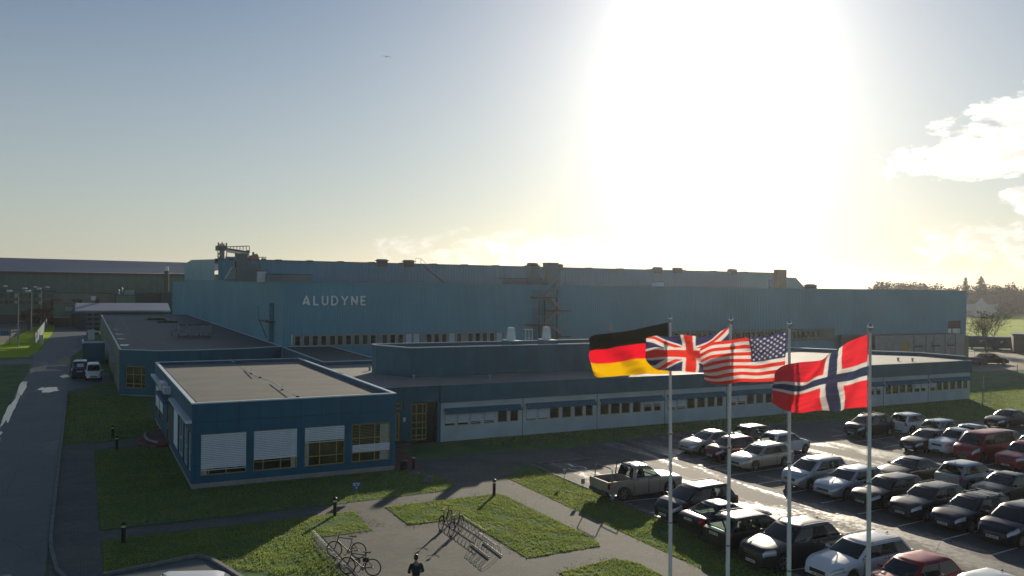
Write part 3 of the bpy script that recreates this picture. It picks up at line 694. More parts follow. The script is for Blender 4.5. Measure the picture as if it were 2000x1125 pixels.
for i, h in enumerate(hw): window(hl, 'x', HY+.03, h[0], h[1], h[2], h[3], frame=M_beige, fwid=.09, depth=.03, glass=M_glassy if i % 3 else M_glass, blind=.9 if i in (13, 14, 18, 24) else 0)
MB().box(HX0+.02, 103, HY-.04, HY+.2, 0, 2.3).build('concrete_base', M_conc, hl)
# grey strip of glazing low on the right
wall(hl, 'x', HY+.02, 71, 103, 3.6, 5.4, [(72+1.0*k, 72.8+1.0*k, 4.0, 5.1) for k in range(28)], M_grn2, name='window_band', depth=.08)
for k in range(28): window(hl, 'x', HY+.02, 72+1.0*k, 72.8+1.0*k, 4.0, 5.1, frame=M_greyst, fwid=.05, depth=.04)
corr('y', HX0, HY, 184, 0, HZ, parent=hl, pitch=.45); corr('y', HX0+.01, 184, 209, 0, 10.9, parent=hl, pitch=.45)
MB().add([(HX1, HY, 0), (HX1, 140, 0), (HX1, 140, HZ), (HX1, HY, HZ)], [(0, 1, 2, 3)]).build('wall', M_hall, hl)
MB().sheet([(HX0, HY), (HX1, HY), (HX1, 184), (HX0, 184)], HZ-.05).build('roof', M_hall2, hl)
MB().box(HX0-.05, HX1+.05, HY-.06, HY+.12, HZ, HZ+.06).build('roof_edge', M_greyst, hl); MB().add([(HX0, 184, 10.85), (60, 184, 10.85), (60, 209, 10.85), (HX0, 209, 10.85), (60, 209, 0), (HX0, 209, 0)], [(0, 1, 2, 3), (3, 2, 4, 5)]).build('rear_bay', M_hall, hl); MB().box(HX0-.06, HX0+.1, HY+.12, 184, HZ, HZ+.06).build('roof_edge', M_greyst, hl)
# lettering, built from strokes
def letters(word, x, y, z, h, m, parent, t=.13, gap=.42, dep=.06):
    G_ = {'L': [[(0, 1), (0, 0), (.5, 0)]], 'U': [[(0, 1), (0, .32)]+[(.31-.31*math.cos(a), .31-.31*math.sin(a)) for a in [R_(18*k) for k in range(1, 10)]]+[(.62, .32), (.62, 1)]],
          'D': [[(0, 0), (0, 1), (.28, 1)]+[(.28+.42*math.sin(a), .5+.5*math.cos(a)) for a in [R_(20*k) for k in range(1, 9)]]+[(.28, 0), (0, 0)]],
          'Y': [[(0, 1), (.36, .45), (.72, 1)], [(.36, .45), (.36, 0)]], 'N': [[(0, 0), (0, 1), (.66, 0), (.66, 1)]],
          'E': [[(.5, 1), (0, 1), (0, 0), (.5, 0)], [(0, .5), (.44, .5)]], 'A': [[(.02, .08), (.42, 1), (.80, 0)], [(.02, .08), (.50, .34), (.58, .06)]]}
    W = {'A': .80, 'L': .5, 'U': .62, 'D': .7, 'Y': .72, 'N': .66, 'E': .5}
    for ch in word:
        mb = MB(); ns = 0
        for st_ in G_[ch]:
            for (p, q) in zip(st_[:-1], st_[1:]):
                d = Vector((q[0]-p[0], 0, q[1]-p[1])).normalized()*t*.30; ns += 1
                yy = y-.006*(ns % 2)-.003*(ns % 3); a = Vector((x+p[0]*h, yy, z+p[1]*h))-d; b2 = Vector((x+q[0]*h, yy, z+q[1]*h))+d
                mb.bar(a, b2, dep, t, upv=(0, 0, 1) if abs(d.z) < .7*d.length else (1, 0, 0)) if abs(d.z) < .7*d.length else mb.bar(a, b2, t, dep, upv=(0, 1, 0))
        mb.build('letter', m, parent)
        x += (W[ch]+gap)*h
M_letter = mat('white_lettering', (.9, .92, .93), .4, var=0)
a = pY(591, 594, HY); b_ = pY(723, 593, HY)
letters('ALUDYNE', a.x, HY-.12, a.z-.05, .90, M_letter, hl, t=.18, gap=.535)
# hatch and small stair on the left side wall
for px_, ax, bx_ in ((502, 600, 620),):
    q = pX(px_, 611, HX0); MB().box(HX0-.08, HX0-.002, q.y-1.2, q.y+1.2, q.z-.8, q.z+.9).build('hatch', M_hall2, hl)
sp_ = thing('wall_stair', 'small steel landing with a pipe on the left side wall of the blue hall', 'stair', (HX0, 93, 4.5), absolute=True)
q = pX(534, 620, HX0)
MB().box(HX0-.5, HX0-.02, q.y-.2, q.y+.2, 4.7, 9.0).build('duct', M_hall2, sp_)
MB().box(HX0-1.0, HX0-.02, q.y-1, q.y+3.5, 6.9, 7.0).build('platform', M_dkst, sp_)
MB().tube([(HX0-.9, q.y+3.4, 7), (HX0-.9, q.y-.8, 5.2)], .06, 6).build('brace', M_dkst, sp_)
for yy in (0, 1.2, 2.4): MB().tube([(HX0-.95, q.y+yy, 7), (HX0-.95, q.y+yy, 8)], .03, 5).build('post', M_greyst, sp_)
# side concrete dock on the right end
dk = thing('loading_dock', 'raw concrete loading dock with a yellow door under the right end of the blue hall', 'loading dock', (104, 88, 0), absolute=True)
xa, xb_, xc = 103.2, 109.6, 131.4
dh = [(pY(1763, 670, 88).x, pY(1776, 670, 88).x, .9, 3.1)]
wall(dk, 'x', 88, xb_, xc, 0, 4.25, dh, M_conc)
wall(dk, 'x', 89, xa, xb_, 0, 4.35, [], M_brown)
MB().add([(xa, 89, 4.35), (xb_, 89, 4.35), (xb_, 88, 4.25), (xc, 88, 4.25), (xc, 90, 4.25), (xa, 90, 4.35)], [(0, 1, 2, 3, 4, 5)]).build('roof', M_roofdark, dk)
MB().box(dh[0][0], dh[0][1], 88.1, 88.2, .9, 3.1).build('door', mat('yellow_door', (.42, .30, .05), .6), dk)
for k, xx in enumerate((118.6, 121.6, 123.6, 126.4, 129.0)): MB().box(xx-.06, xx+.06, 87.92, 87.99, .2, 4.2).build('pilaster', M_grn2, dk)
for xx in (119.5, 123.9, 127.6):
    MB().box(xx-.7, xx+.9, 87.7, 87.98, 2.55, 2.95).build('wall_vent', M_greyst, dk); MB().box(xx-.7, xx+.9, 87.66, 87.98, 2.32, 2.5).build('wall_shelf', M_dkst, dk)
MB().box(131.4, 133.2, 88.4, 90, 0, 3.9).build('stair_core', M_grn2, dk)
sg = MB(); q0, q1 = pY(1852, 640, 90).x, pY(1877, 640, 90).x
b = MB(); b.box(q0, q1, 90.2, 91.2, 4.1, 6.35); b.build('opening', M_black, hl)
for a0, a1 in ((.0, .27), (.38, .80), (.86, .95)): MB().box(q0+(q1-q0)*a0, q0+(q1-q0)*a1, 90.05, 90.18, 4.15, 5.0).build('bright_pane', mat('white_panel', (.8, .8, .75), .5, var=0), hl)
# vertical downpipe mast beside the stair
t = thing('wall_vent_pipe', 'pale vent pipe with a round cowl in front of the blue hall wall', 'vent', tuple(pY(1192, 662, 80)))
MB().tube([(0, 0, -2), (0, 0, 1.0)], .13, 10).build('pipe', M_greyst, t); MB().lathe([(.2, .95), (.33, 1.0), (.33, 1.55), (.2, 1.65)], 12).build('cowl', M_greyst, t)
# external stair
es = thing('fire_stair', 'zigzag steel fire stair climbing the middle of the blue hall wall', 'stair', (52, HY, 0), absolute=True)
def W_(x, y): return pY(x, y, HY-1.2)
lv = [((1050, 580), (1074, 582)), ((1076, 606), (1104, 607)), ((1040, 634), (1070, 634)), ((1076, 657), (1104, 657))]
for (a, b2) in lv:
    p, q = W_(*a), W_(*b2); MB().box(min(p.x, q.x)-.4, max(p.x, q.x)+.4, HY-1.9, HY-.06, p.z-.1, p.z).build('landing', M_dkst, es)
    r_ = MB()
    for k in range(5): xx = p.x-.3+(q.x-p.x+.6)*k/4; r_.tube([(xx, HY-1.88, p.z), (xx, HY-1.88, p.z+1.0)], .02, 4)
    r_.tube([(p.x-.3, HY-1.88, p.z+1.0), (q.x+.3, HY-1.88, p.z+1.0)], .025, 4); r_.build('railing', M_greyst, es)
for a, b2 in (((1087, 556), (1062, 578)), ((1072, 582), (1094, 606)), ((1086, 607), (1060, 633)), ((1074, 636), (1098, 657))):
    p, q = W_(*a), W_(*b2)
    MB().bar((p.x, HY-1.7, p.z), (q.x, HY-1.7, q.z), .08, .28).build('stringer', M_greyst, es); MB().bar((p.x, HY-.8, p.z), (q.x, HY-.8, q.z), .08, .28).build('stringer', M_greyst, es)
    t_ = MB()
    for k in range(12):
        f_ = (k+.5)/12; t_.box(p.x+(q.x-p.x)*f_-.14, p.x+(q.x-p.x)*f_+.14, HY-1.7, HY-.8, p.z+(q.z-p.z)*f_-.02, p.z+(q.z-p.z)*f_+.02)
    t_.build('treads', M_greyst, es); MB().tube([(p.x, HY-1.72, p.z+1), (q.x, HY-1.72, q.z+1)], .025, 4).build('handrail', M_greyst, es)
for px_ in (1052, 1062, 1086): q = W_(px_, 600); MB().box(q.x-.07, q.x+.07, HY-1.5, HY-1.36, .5, 11 if px_ == 1086 else 9.6).build('post', M_dkst, es)
for y0, y1 in ((566, 580), (602, 633), (637, 664)):
    p, q = pY(1041, y0, HY-.1), pY(1056, y1, HY-.1); MB().box(p.x, q.x, HY-.16, HY-.02, q.z, p.z).build('door', M_hall2, es)

# ------------------------------------------------------------------ higher hall behind
H2Y = 140.5
h2 = thing('high_hall', 'higher dark blue hall with roof vents rising behind the big factory hall', 'hall', (HX0, H2Y, 11), absolute=True)
zt = 14.85; xr = pY(1536, 533, H2Y).x
corr('x', H2Y, HX0+.5, xr, HZ-.1, zt, pitch=.6, m=M_hall2, parent=h2)
MB().add([(HX0-.05, H2Y, HZ), (HX0-.05, 184, HZ), (HX0-.05, 184, zt-.1), (HX0-.05, 172, zt+.5), (HX0-.05, H2Y, zt)], [(0, 1, 2, 3, 4)]).build('gable', M_hall, h2)
MB().add([(HX0-.05, H2Y, zt), (xr, H2Y, zt), (xr, 184, zt), (HX0-.05, 184, zt)], [(0, 1, 2, 3)]).build('roof', M_hall2, h2)
MB().add([(xr, H2Y, HZ), (xr+6.5, H2Y+.2, HZ), (xr+3.2, H2Y+.2, zt-.9), (xr, H2Y, zt-.9)], [(0, 1, 2, 3)]).build('end_slope', M_hall2, h2)
MB().box(HX0, xr, H2Y-.1, H2Y+.1, zt, zt+.12).build('roof_edge', M_dkst, h2)
for px_ in range(540, 1500, 61):
    q = pY(px_, 520, H2Y); MB().box(q.x, q.x+.9, H2Y-.02, H2Y+1.6, zt+.12, zt+.22).build('roof_hatch', M_dkst, h2)
def vent(px_, py_, Y, w, label, m=None, lit=False, hs=1.):
    q = pY(px_, py_, Y)
    t = thing('roof_vent', label, 'roof vent', tuple(q), group='gabled roof vents on the blue halls')
    m = m or M_dkst
    MB().box(-w*.38, w*.38, -w*.3, w*.3, -.6, w*.22*hs).build('housing', m, t)
    MB().add([(-w*.52, -w*.4, w*.2*hs), (w*.52, -w*.4, w*.2*hs), (w*.52, w*.4, w*.2*hs), (-w*.52, w*.4, w*.2*hs), (-w*.38, 0, w*.38*hs), (w*.38, 0, w*.38*hs)], [(0, 1, 5, 4), (3, 2, 5, 4), (0, 4, 3), (1, 2, 5), (0, 3, 2, 1)]).build('hood', M_greyst if lit else m, t)
    return t
for px_, py_, lab in ((746, 513.5, 'leftmost gabled vent on the ridge of the higher dark blue hall'), (798, 515, 'second gabled vent from the left on the ridge, beside the roof stair'), (1040, 520, 'gabled vent above a beige duct box left of the square stack'), (1089, 522, 'small vent half hidden behind the square beige stack'), (1284, 527.5, 'left one of two vents close together on the ridge right of the beige stack'), (1323, 528.5, 'right one of two vents close together on the ridge right of the beige stack'), (1430, 531, 'dark gabled vent on the ridge nearest the right-hand square stack')):
    vent(px_, py_, H2Y, 2.2, lab, hs=.8)
vent(1285, 556, 97, 1.75, 'bright-topped gabled vent on the lower hall roof edge', M_white, True)
vent(1583, 562, 97, 2.0, 'dark gabled vent on the lower hall roof far to the right', M_dkst, hs=.8)
q = pY(1504, 556, 95); t = thing('roof_cowl', 'round pale vent with a conical cap on the lower hall roof', 'roof vent', tuple(q))
MB().lathe([(.28, -.5), (.28, .55)], 14).build('pipe', M_greyst, t); MB().lathe([(.5, .55), (.46, .6), (.05, .95), (0, .96)], 14).build('cap', M_greyst, t)
def stack(px0, px1, pyt, pyb, Y, label, m, d=1.5, extra=None):
    p, q = pY(px0, pyt, Y), pY(px1, pyb, Y); t = thing('duct_stack', label, 'roof stack', (p.x, Y, q.z))
    MB().box(0, q.x-p.x, 0, d, 0, p.z-q.z).build('casing', m, t)
    MB().box(-.06, q.x-p.x+.06, -.06, d+.06, p.z-q.z, p.z-q.z+.08).build('cap', M_dkst, t)
    return t
M_beigeb = mat('beige_duct', (.17, .20, .20), .65, var=.12, scale=.4)
stack(1521, 1536, 527, 565, 139, 'square dark stack at the right end of the higher hall', M_brown)
t = stack(1071, 1090, 514, 556, 97, 'tall square beige duct stack above the fire stair', M_beigeb)
MB().add([(1.1, .2, 0), (2.1, .2, 0), (1.15, .2, 2.3), (1.1, 1.2, 0), (2.1, 1.2, 0), (1.15, 1.2, 2.3)], [(0, 1, 2), (3, 5, 4), (1, 4, 5, 2)]).build('brace', M_beigeb, t)
stack(1037, 1054, 519, 556, 98, 'lower beige duct box left of the tall beige stack', M_beigeb)
stack(983, 1072, 544, 556, 99, 'long low beige duct running along the hall roof edge', M_beigeb, 1.2)
stack(520, 610, 536, 552, 99, 'long low grey duct on the hall roof right of the white box', M_beigeb, 1.2)
sl = thing('filter_unit', 'grey filter unit with a slanted hood on the left part of the hall roof', 'filter unit', tuple(pY(462, 550, 100)))
k_ = 1/pY(1, 1, 100).length; s_ = .0675
MB().box(0, .95*1.3, 0, 1.5, 0, 3.3).build('tower', M_beigeb, sl)
MB().box(1.24, 2.8, .1, 1.6, 0, 2.0).build('casing', M_beigeb, sl)
MB().add([(-1.2, .1, .25), (-.02, .1, .25), (-.02, .1, 1.7), (-.45, .1, 1.6), (-1.2, 1.4, .25), (-.02, 1.4, .25), (-.02, 1.4, 1.7), (-.45, 1.4, 1.6)], [(0, 1, 2, 3), (4, 5, 6, 7), (0, 3, 7, 4), (3, 2, 6, 7)]).build('hood', M_greyst, sl)
for k in range(5): MB().box(-1.15+k*.24, -1.08+k*.24, .2, .3, 0, .3).build('leg', M_dkst, sl)
MB().tube([(-.15, 0, 1.6), (-.15, 0, 2.4)], .1, 8).build('pipe', M_dkst, sl)
stack(503, 520, 530, 551, 99.5, 'white tapered box beside the grey filter unit on the hall roof', M_white, 1.3)
# roof stair on the higher hall
rs = thing('roof_stair', 'slanting dark ladder with a railing on the end of the higher hall roof', 'stair', tuple(pY(868, 553, 138)))
p = pY(822, 515, 138)-pY(868, 553, 138)
MB().bar((0, 0, 0), (p.x, 0, p.z), .5, .12).build('stringer', M_brown, rs)
MB().tube([(p.x, 0, p.z), (p.x, 0, p.z+.9), (p.x-1, 0, p.z+.95), (p.x-1, 0, p.z)], .04, 5).build('railing', M_greyst, rs)
MB().tube([(p.x, 0, p.z+.9), (p.x+1.6, 0, p.z-.5)], .04, 5).build('handrail', M_greyst, rs)

# tower and conveyor behind the high hall
tw = thing('silo_tower', 'dark lattice silo tower with railings rising above the left end of the blue hall', 'tower', tuple(pY(434, 508, 210)))
sc_ = pY(435, 508, 210)-pY(434, 508, 210); u = abs(sc_.x)
MB().box(-9*u, 9*u, 0, 4, 20*u, 30*u).build('bin', M_dkst, tw)
MB().box(-2*u, 5*u, .5, 3, -2*u, 20*u).build('core', M_beigeb, tw)
for xx in (-9*u, -5*u, 8*u): MB().box(xx, xx+1.5*u, 0, .3, -3*u, 22*u).build('leg', M_dkst, tw)
b = MB(); b.tube([(-9*u, 0, 0), (-2*u, 0, 9*u)], .12, 4); b.tube([(-2*u, 0, 0), (-9*u, 0, 9*u)], .12, 4); b.tube([(-9*u, 0, 9*u), (-2*u, 0, 19*u)], .12, 4); b.build('brace', M_dkst, tw)
for xx, hh in ((-8, 36), (-4.5, 33.5), (-1, 36.5), (2.5, 34), (7.5, 35.5)): MB().box(xx*u, (xx+1.8)*u, 0, 1, 30*u, hh*u).build('roof_fitting', M_dkst, tw)
cv = thing('conveyor', 'sloping conveyor bridge with a railing between the dark tower and the red machinery', 'conveyor', tuple(pY(444, 486, 205)))
p = pY(487, 493, 205)-pY(444, 486, 205)
MB().bar((0, 0, 0), tuple(p), 1., 3.2*u).build('gallery', M_dkst, cv)
b = MB()
for k in range(12):
    f_ = k/12; b.tube([(p.x*f_, 0, p.z*f_), (p.x*(f_+.04), 0, p.z*f_-6*u)], .1, 4); b.tube([(p.x*(f_+.04), 0, p.z*f_-6*u), (p.x*(f_+.083), 0, p.z*f_)], .1, 4)
b.tube([(0, 0, -6*u), (p.x, 0, p.z-6*u)], .12, 4); b.build('truss', M_greyst, cv)
b = MB()
for k in range(8): f_ = k/7; b.tube([(p.x*f_, 0, p.z*f_), (p.x*f_, 0, 5*u+f_*1.2*u)], .09, 4)
b.tube([(0, 0, 4.2*u), (p.x, 0, 7*u)], .1, 4); b.build('railing', M_greyst, cv)
MB().box(p.x-5*u, p.x+1*u, 0, 1, p.z+2*u, p.z+4.5*u).build('drive_box', M_dkst, cv)
rm = thing('red_machinery', 'red painted machinery with pipes poking above the roof of the blue hall', 'machinery', tuple(pY(500, 509, 200)))
MB().add([(-16*u, 0, 0), (6*u, 0, 0), (5*u, 0, 9*u), (2*u, 0, 14*u), (0, 0, 11*u), (-8*u, 0, 10.5*u), (-16*u, 0, 5*u)]+[(-16*u, 3, 0), (6*u, 3, 0), (5*u, 3, 9*u), (2*u, 3, 14*u), (0, 3, 11*u), (-8*u, 3, 10.5*u), (-16*u, 3, 5*u)],
         [(0, 1, 2, 3, 4, 5, 6), (7, 8, 9, 10, 11, 12, 13), (6, 5, 12, 13), (5, 4, 11, 12), (4, 3, 10, 11), (3, 2, 9, 10), (2, 1, 8, 9)]).build('body', M_rust, rm)
MB().box(-6*u, -3.5*u, 0, 1, 10*u, 17*u).build('stub', M_dkst, rm); MB().box(13*u, 20*u, 0, 2, -2*u, 5*u).build('box', M_brown, rm)
b = MB(); b.tube([(6*u, 0, 0), (6*u, 0, 7*u), (20*u, 0, 7*u)], .1, 4); b.tube([(12*u, 0, 0), (12*u, 0, 8*u)], .1, 4); b.build('railing', M_greyst, rm)
p, q = pY(442, 501, 195), pY(462, 508, 195)
single('roof_box', MB().box(0, q.x-p.x, 0, 2, -1, p.z-q.z), M_bluroof, 'pale blue-grey roof box at the foot of the dark tower', 'roof box', tuple(q-Vector((q.x-p.x, 0, 0))))
# ------------------------------------------------------------------ background left
fl = thing('long_warehouse', 'very long dark green warehouse with a blue-grey roof along the left horizon', 'warehouse', (0, 235, 0), absolute=True)
BY = 250.
p0, p1 = pY(-40, 502, BY+14), pY(380, 513.6, BY+14); e0, e1 = pY(-40, 529, BY), pY(380, 535, BY)
MB().add([tuple(e0), tuple(e1), (e1.x+20, BY+14, p1.z), (e0.x-3, BY+14, p0.z)], [(0, 1, 2, 3)]).build('roof', M_bluroof, fl)
MB().add([(e0.x-10, BY+1, 0), (e1.x+20, BY+1, 0), (e1.x+20, BY+1, e1.z), (e0.x-10, BY+1, e0.z)], [(0, 1, 2, 3)]).build('wall', M_green, fl)
MB().box(e0.x, e1.x, BY-.2, BY+.9, min(e0.z, e1.z)-.5, min(e0.z, e1.z)-.05).build('gutter', M_dkst, fl)
q = pY(325, 573, 238)
ch = thing('chimney_stack', 'slim dark brown chimney with a bright tip in front of the long warehouse', 'chimney', (q.x, 238, 0))
MB().lathe([(.7, 0), (.6, q.z+6)], 14).build('shaft', M_brown, ch)
MB().box(-1.3, 1.0, -1, 1, 0, q.z+.4).build('base', M_dkst, ch)
MB().lathe([(.45, q.z+6), (.42, q.z+7.2)], 12).build('tip', M_white, ch)
# office block with rows of windows
ob = thing('far_office_block', 'dark green office block with two rows of windows behind the far-left car park', 'building', (-20, 236, 0), absolute=True)
OY = 240.; a = pY(-45, 573, OY).x; b_ = pY(110, 573, OY).x
rows = [(pY(50, 582, OY).z, pY(50, 573, OY).z), (pY(50, 594, OY).z, pY(50, 587, OY).z)]
hs = []
for z0, z1 in rows:
    x = a+.5
    while x < b_-1.2: hs.append((x, x+.75, z0, z1)); x += 1.05
top = pY(50, 570, OY).z
wall(ob, 'x', OY, a, b_, 0, top, hs, M_green, depth=.1)
MB().box(a, b_, OY, OY+6, top, top+.3).build('roof', M_dkst, ob)
for i, h in enumerate(hs): window(ob, 'x', OY, *h, frame=M_brown if i % 2 else M_black, glass=M_curt if i % 5 == 2 else M_glassy, fwid=.09, depth=.04)
MB().box(a, b_, OY-.4, OY-.02, 0, 2.2).build('plinth', M_dkst, ob)
# mid blocks
def block(px0, px1, pyt, pyb, Y, label, m, roof=None, name='workshop_block', d=8):
    p, q = pY(px0, pyt, Y), pY(px1, pyb, Y); zb = 0
    t = thing(name, label, 'building', (p.x, Y, 0))
    MB().box(0, q.x-p.x, 0, d, 0, p.z).build('wall', m, t)
    MB().box(-.1, q.x-p.x+.1, -.12, d+.1, p.z, p.z+.22).build('roof', roof or M_dkst, t)
    return t, p, q
t, p, q = block(106, 224, 573, 600, 236, 'flat grey-green block with small windows above the dark green shed', M_grn2)
for px_, w_, h_ in ((143, 5, 8), (155, 9, 6), (190, 6, 8)):
    r_ = pY(px_, 588, 236); MB().box(r_.x-p.x-w_*.07, r_.x-p.x+w_*.07, -.08, -.01, r_.z-h_*.07, r_.z+h_*.07).build('window', M_glass, t)
r_ = pY(182, 583, 236); MB().box(r_.x-p.x-.55, r_.x-p.x+.55, -.3, -.01, r_.z-.5, r_.z+.6).build('wall_unit', M_white, t)
t, p, q = block(227, 264, 577, 600, 232, 'small dark green block with rooftop pipes right of the grey-green block', M_green)
for xx, hh in ((.6, 1.2), (1.4, 1.7)): MB().lathe([(.2, p.z), (.2, p.z+hh), (.3, p.z+hh), (.05, p.z+hh+.4)], 8, c=(xx, 2, 0)).build('flue', M_greyst, t)
MB().box(2.0, 4.2, 1, 3, p.z, p.z+1.2).build('roof_unit', M_greyst, t)
t, p, q = block(104, 150, 592, 618, 228, 'dark green shed with a pale wall unit at the end of the street', M_green)
r_ = pY(134, 604, 228); MB().box(r_.x-p.x-.8, r_.x-p.x+.8, -.3, -.01, r_.z-.45, r_.z+.5).build('wall_unit', M_greyst, t)
t, p, q = block(262, 335, 574, 592, 240, 'low dark building with pipes between the green blocks and the blue hall', M_dkst)
MB().tube([(8.6, -1, 0), (8.6, -1, 5.2), (8.3, -1, 5.8)], .3, 8).build('pipe', M_greyst, t)
# long low shed with pale roof
ls = thing('long_shed', 'long low dark shed with a pale blue-grey roof at the end of the workshop', 'building', (0, 214, 0), absolute=True)
a, b_ = pY(148, 607, 212), pY(333, 607, 212); c_, d_ = pY(150, 591.5, 219), pY(333, 592, 219)
MB().add([(a.x, 212, 0), (b_.x, 212, 0), (b_.x, 212, a.z), (a.x, 212, a.z), (a.x, 219, 0), (c_.x, 219, c_.z)], [(0, 1, 2, 3), (4, 0, 3, 5)]).build('wall', M_dkst, ls)
MB().add([(a.x-.2, 211.8, a.z), (b_.x, 211.8, a.z), (b_.x, 219, c_.z), (c_.x-.2, 219, c_.z)], [(0, 1, 2, 3)]).build('roof', mat('pale_blue_roof', (.30, .32, .40), .6, var=.06, scale=.1), ls)
MB().box(a.x-.25, b_.x, 211.7, 211.82, a.z-.35, a.z+.05).build('gutter', M_greyst, ls)

def lamp(px_, py_, h, label):
    q = g(px_, py_); t = thing('street_lamp', label, 'street lamp', tuple(q), rz=-.2, group='twin-armed lamps by the far-left car park')
    MB().tube([(0, 0, 0), (0, 0, h*.5), (0, 0, h)], [.13, .10, .07], 8).build('pole', M_greyst, t)
    for s in (-1, 1):
        MB().tube([(0, 0, h), (s*.9, 0, h+.12)], .045, 6).build('arm', M_greyst, t)
        o = MB().lathe([(.04, 0), (.17, .1), (.2, .5), (.12, .8), (.02, .85)], 8, 'x').build('lamp_head', M_white, t)
        o.location = (s*.9 if s > 0 else -1.75, 0, h+.12)
for a in ((35, 678, 9.1, 'nearest whole twin-armed street lamp on the sunlit verge'), (61, 651, 9.1, 'middle twin-armed street lamp on the sunlit verge'), (80, 636, 9.1, 'farthest twin-armed street lamp, in front of the bare tree'), (-4, 640, 9.3, 'twin-armed street lamp cut off by the left edge, only its lamp heads showing')): lamp(*a)
# fence along the verge
fn = thing('palisade_fence', 'grey palisade fence running away from the camera beside the sunlit verge', 'fence', (-6.7, 162, 0), absolute=True)
b = MB()
for k in range(260):
    y = 162.5+k*.33; b.box(-6.76, -6.70, y, y+.2, .1, 2.0)
b.build('pales', M_greyst, fn)
for k in range(18): MB().box(-6.85, -6.68, 162.4+k*5, 162.55+k*5, 0, 2.1).build('post', M_greyst, fn)
b = MB(); b.box(-6.80, -6.76, 162.5, 248, .4, .5); b.box(-6.80, -6.76, 162.5, 248, 1.6, 1.7); b.build('rail', M_greyst, fn)
single('white_box', MB().box(-.3, .3, -.3, .3, 0, 1.5).box(-.34, .34, -.34, .34, 1.5, 1.58), M_white, 'small white cabinet at the near end of the palisade fence', 'cabinet', tuple(g(81, 672)))
# direction sign
q = g(21, 673); sg = thing('road_sign', 'blue sign board with dark lettering on two posts at the far left', 'sign', tuple(q))
MB().box(-2.75, .0, -.05, .05, 1.5, 2.6).build('board', mat('sign_blue', (.10, .22, .36), .5, var=.03), sg)
for xx in (-2.5, -.2): MB().tube([(xx, .08, 0), (xx, .08, 2.5)], .05, 6).build('post', M_greyst, sg)
def text(body, size, m, name, parent=None, loc=(0, 0, 0), rot=(R_(90), 0, 0), ext=.01, bold=0.):
    cu_ = bpy.data.curves.new(name, 'FONT'); cu_.body = body; cu_.size = size; cu_.extrude = ext; cu_.align_x = 'CENTER'; cu_.align_y = 'CENTER'; cu_.offset = bold; cu_.resolution_u = 3
    tmp = bpy.data.objects.new(name, cu_); COL.objects.link(tmp); bpy.context.view_layer.update()
    me = bpy.data.meshes.new_from_object(tmp.evaluated_get(bpy.context.evaluated_depsgraph_get())); bpy.data.objects.remove(tmp)
    me.materials.clear(); me.materials.append(m); o = bpy.data.objects.new(name, me); COL.objects.link(o); o.parent = parent; o.location = loc; o.rotation_euler = rot
    return o
M_ink = mat('dark_lettering', (.01, .03, .07), .6, var=0)
text('Lista', 1.05, M_ink, 'lettering', sg, (-1.25, -.07, 2.05), bold=.012)
# things along the left street
def small_box_thing(): pass
q = g(182, 643)
cs = thing('pallet_cage_stack', 'tall stack of dark wire cages beside the workshop wall', 'cage stack', (q.x-.2, q.y-22, 0))
for r_ in range(5):
    for c_ in range(2):
        f = MB(); x0, z0 = -1.3+c_*1.25, r_*.95
        for (a, b2) in (((0, 0), (1.15, 0)), ((0, .85), (1.15, .85))):
            f.box(x0+a[0], x0+b2[0], 0, .06, z0+a[1], z0+a[1]+.07)
        for xx in (0, 1.08): f.box(x0+xx, x0+xx+.07, 0, .06, z0, z0+.9)
        f.build('cage_frame', M_greyst, cs)
        MB().box(x0+.1, x0+1.05, .1, 1.0, z0+.05, z0+.55+.1*(c_+r_) % 2*.2).build('crate_load', M_black, cs)
q = g(178, 669); nb = thing('notice_board', 'white notice board on two posts by the workshop', 'board', tuple(q))
MB().box(-.55, .55, -.04, .04, .5, 2.3).build('board', M_white, nb)
for xx in (-.5, .5): MB().box(xx-.04, xx+.04, .05, .12, 0, 2.35).build('post', M_greyst, nb)
q = g(185, 713)
ct = thing('storage_container', 'dark blue storage container with a white top edge beside the workshop', 'container', (q.x-.1, q.y+2.5, 0))
b = MB(); b.box(-1.35, 1.35, 0, 5.5, .1, 2.75); b.build('body', M_awn, ct)
b = MB()
for k in range(9): b.box(-1.3+k*.3, -1.2+k*.3, -.04, -.002, .2, 2.6)
b.build('ribs', M_awn, ct); MB().box(-1.4, 1.4, -.05, .15, 2.75, 2.95).build('top_edge', M_white, ct); MB().box(-1.4, -1.2, .15, 5.5, 2.75, 2.95).build('top_edge', M_white, ct)
for xx in (-1.35, 1.25): MB().box(xx, xx+.12, -.06, .0, 2.72, 3.0).build('corner_casting', M_white, ct)
single('garden_fence_post', MB().lathe([(.05, 0), (.05, 1.6)], 8), M_grn2, 'lone thin dark post on the grass strip beside the container', 'post', tuple(g(153, 680)))
# pallets
q = g(122, 637)
def pallets(x, y, nx, nz, label, m, rz=0):
    t = thing('pallet_stack', label, 'pallet stack', (x, y, 0), rz)
    for i in range(nx):
        b = MB()
        for k in range(nz):
            z = k*.15; b.box(i*1.05, i*1.05+.95, 0, 1.2, z+.10, z+.13); b.box(i*1.05, i*1.05+.95, 0, .1, z, z+.1); b.box(i*1.05+.4, i*1.05+.5, 0, 1.2, z, z+.1)
        b.build('pallets', m, t)
    return t
M_wood = mat('pallet_wood', (.17, .11, .06), .85, var=.3, scale=2)
t = pallets(q.x-1.7, q.y-2, 3, 14, 'broad brown stack of wooden pallets at the end of the street', M_wood)
MB().box(-.1, 3.2, -.2, 1.4, 2.1, 2.25).build('cover', M_beige, t)
t = pallets(q.x+2.0, q.y-1, 1, 12, 'narrow dark pile of pallets right of the broad pallet stack', M_brown); MB().box(-.2, 1.6, -.2, 1.3, 1.8, 2.9).build('crate', M_black, t)
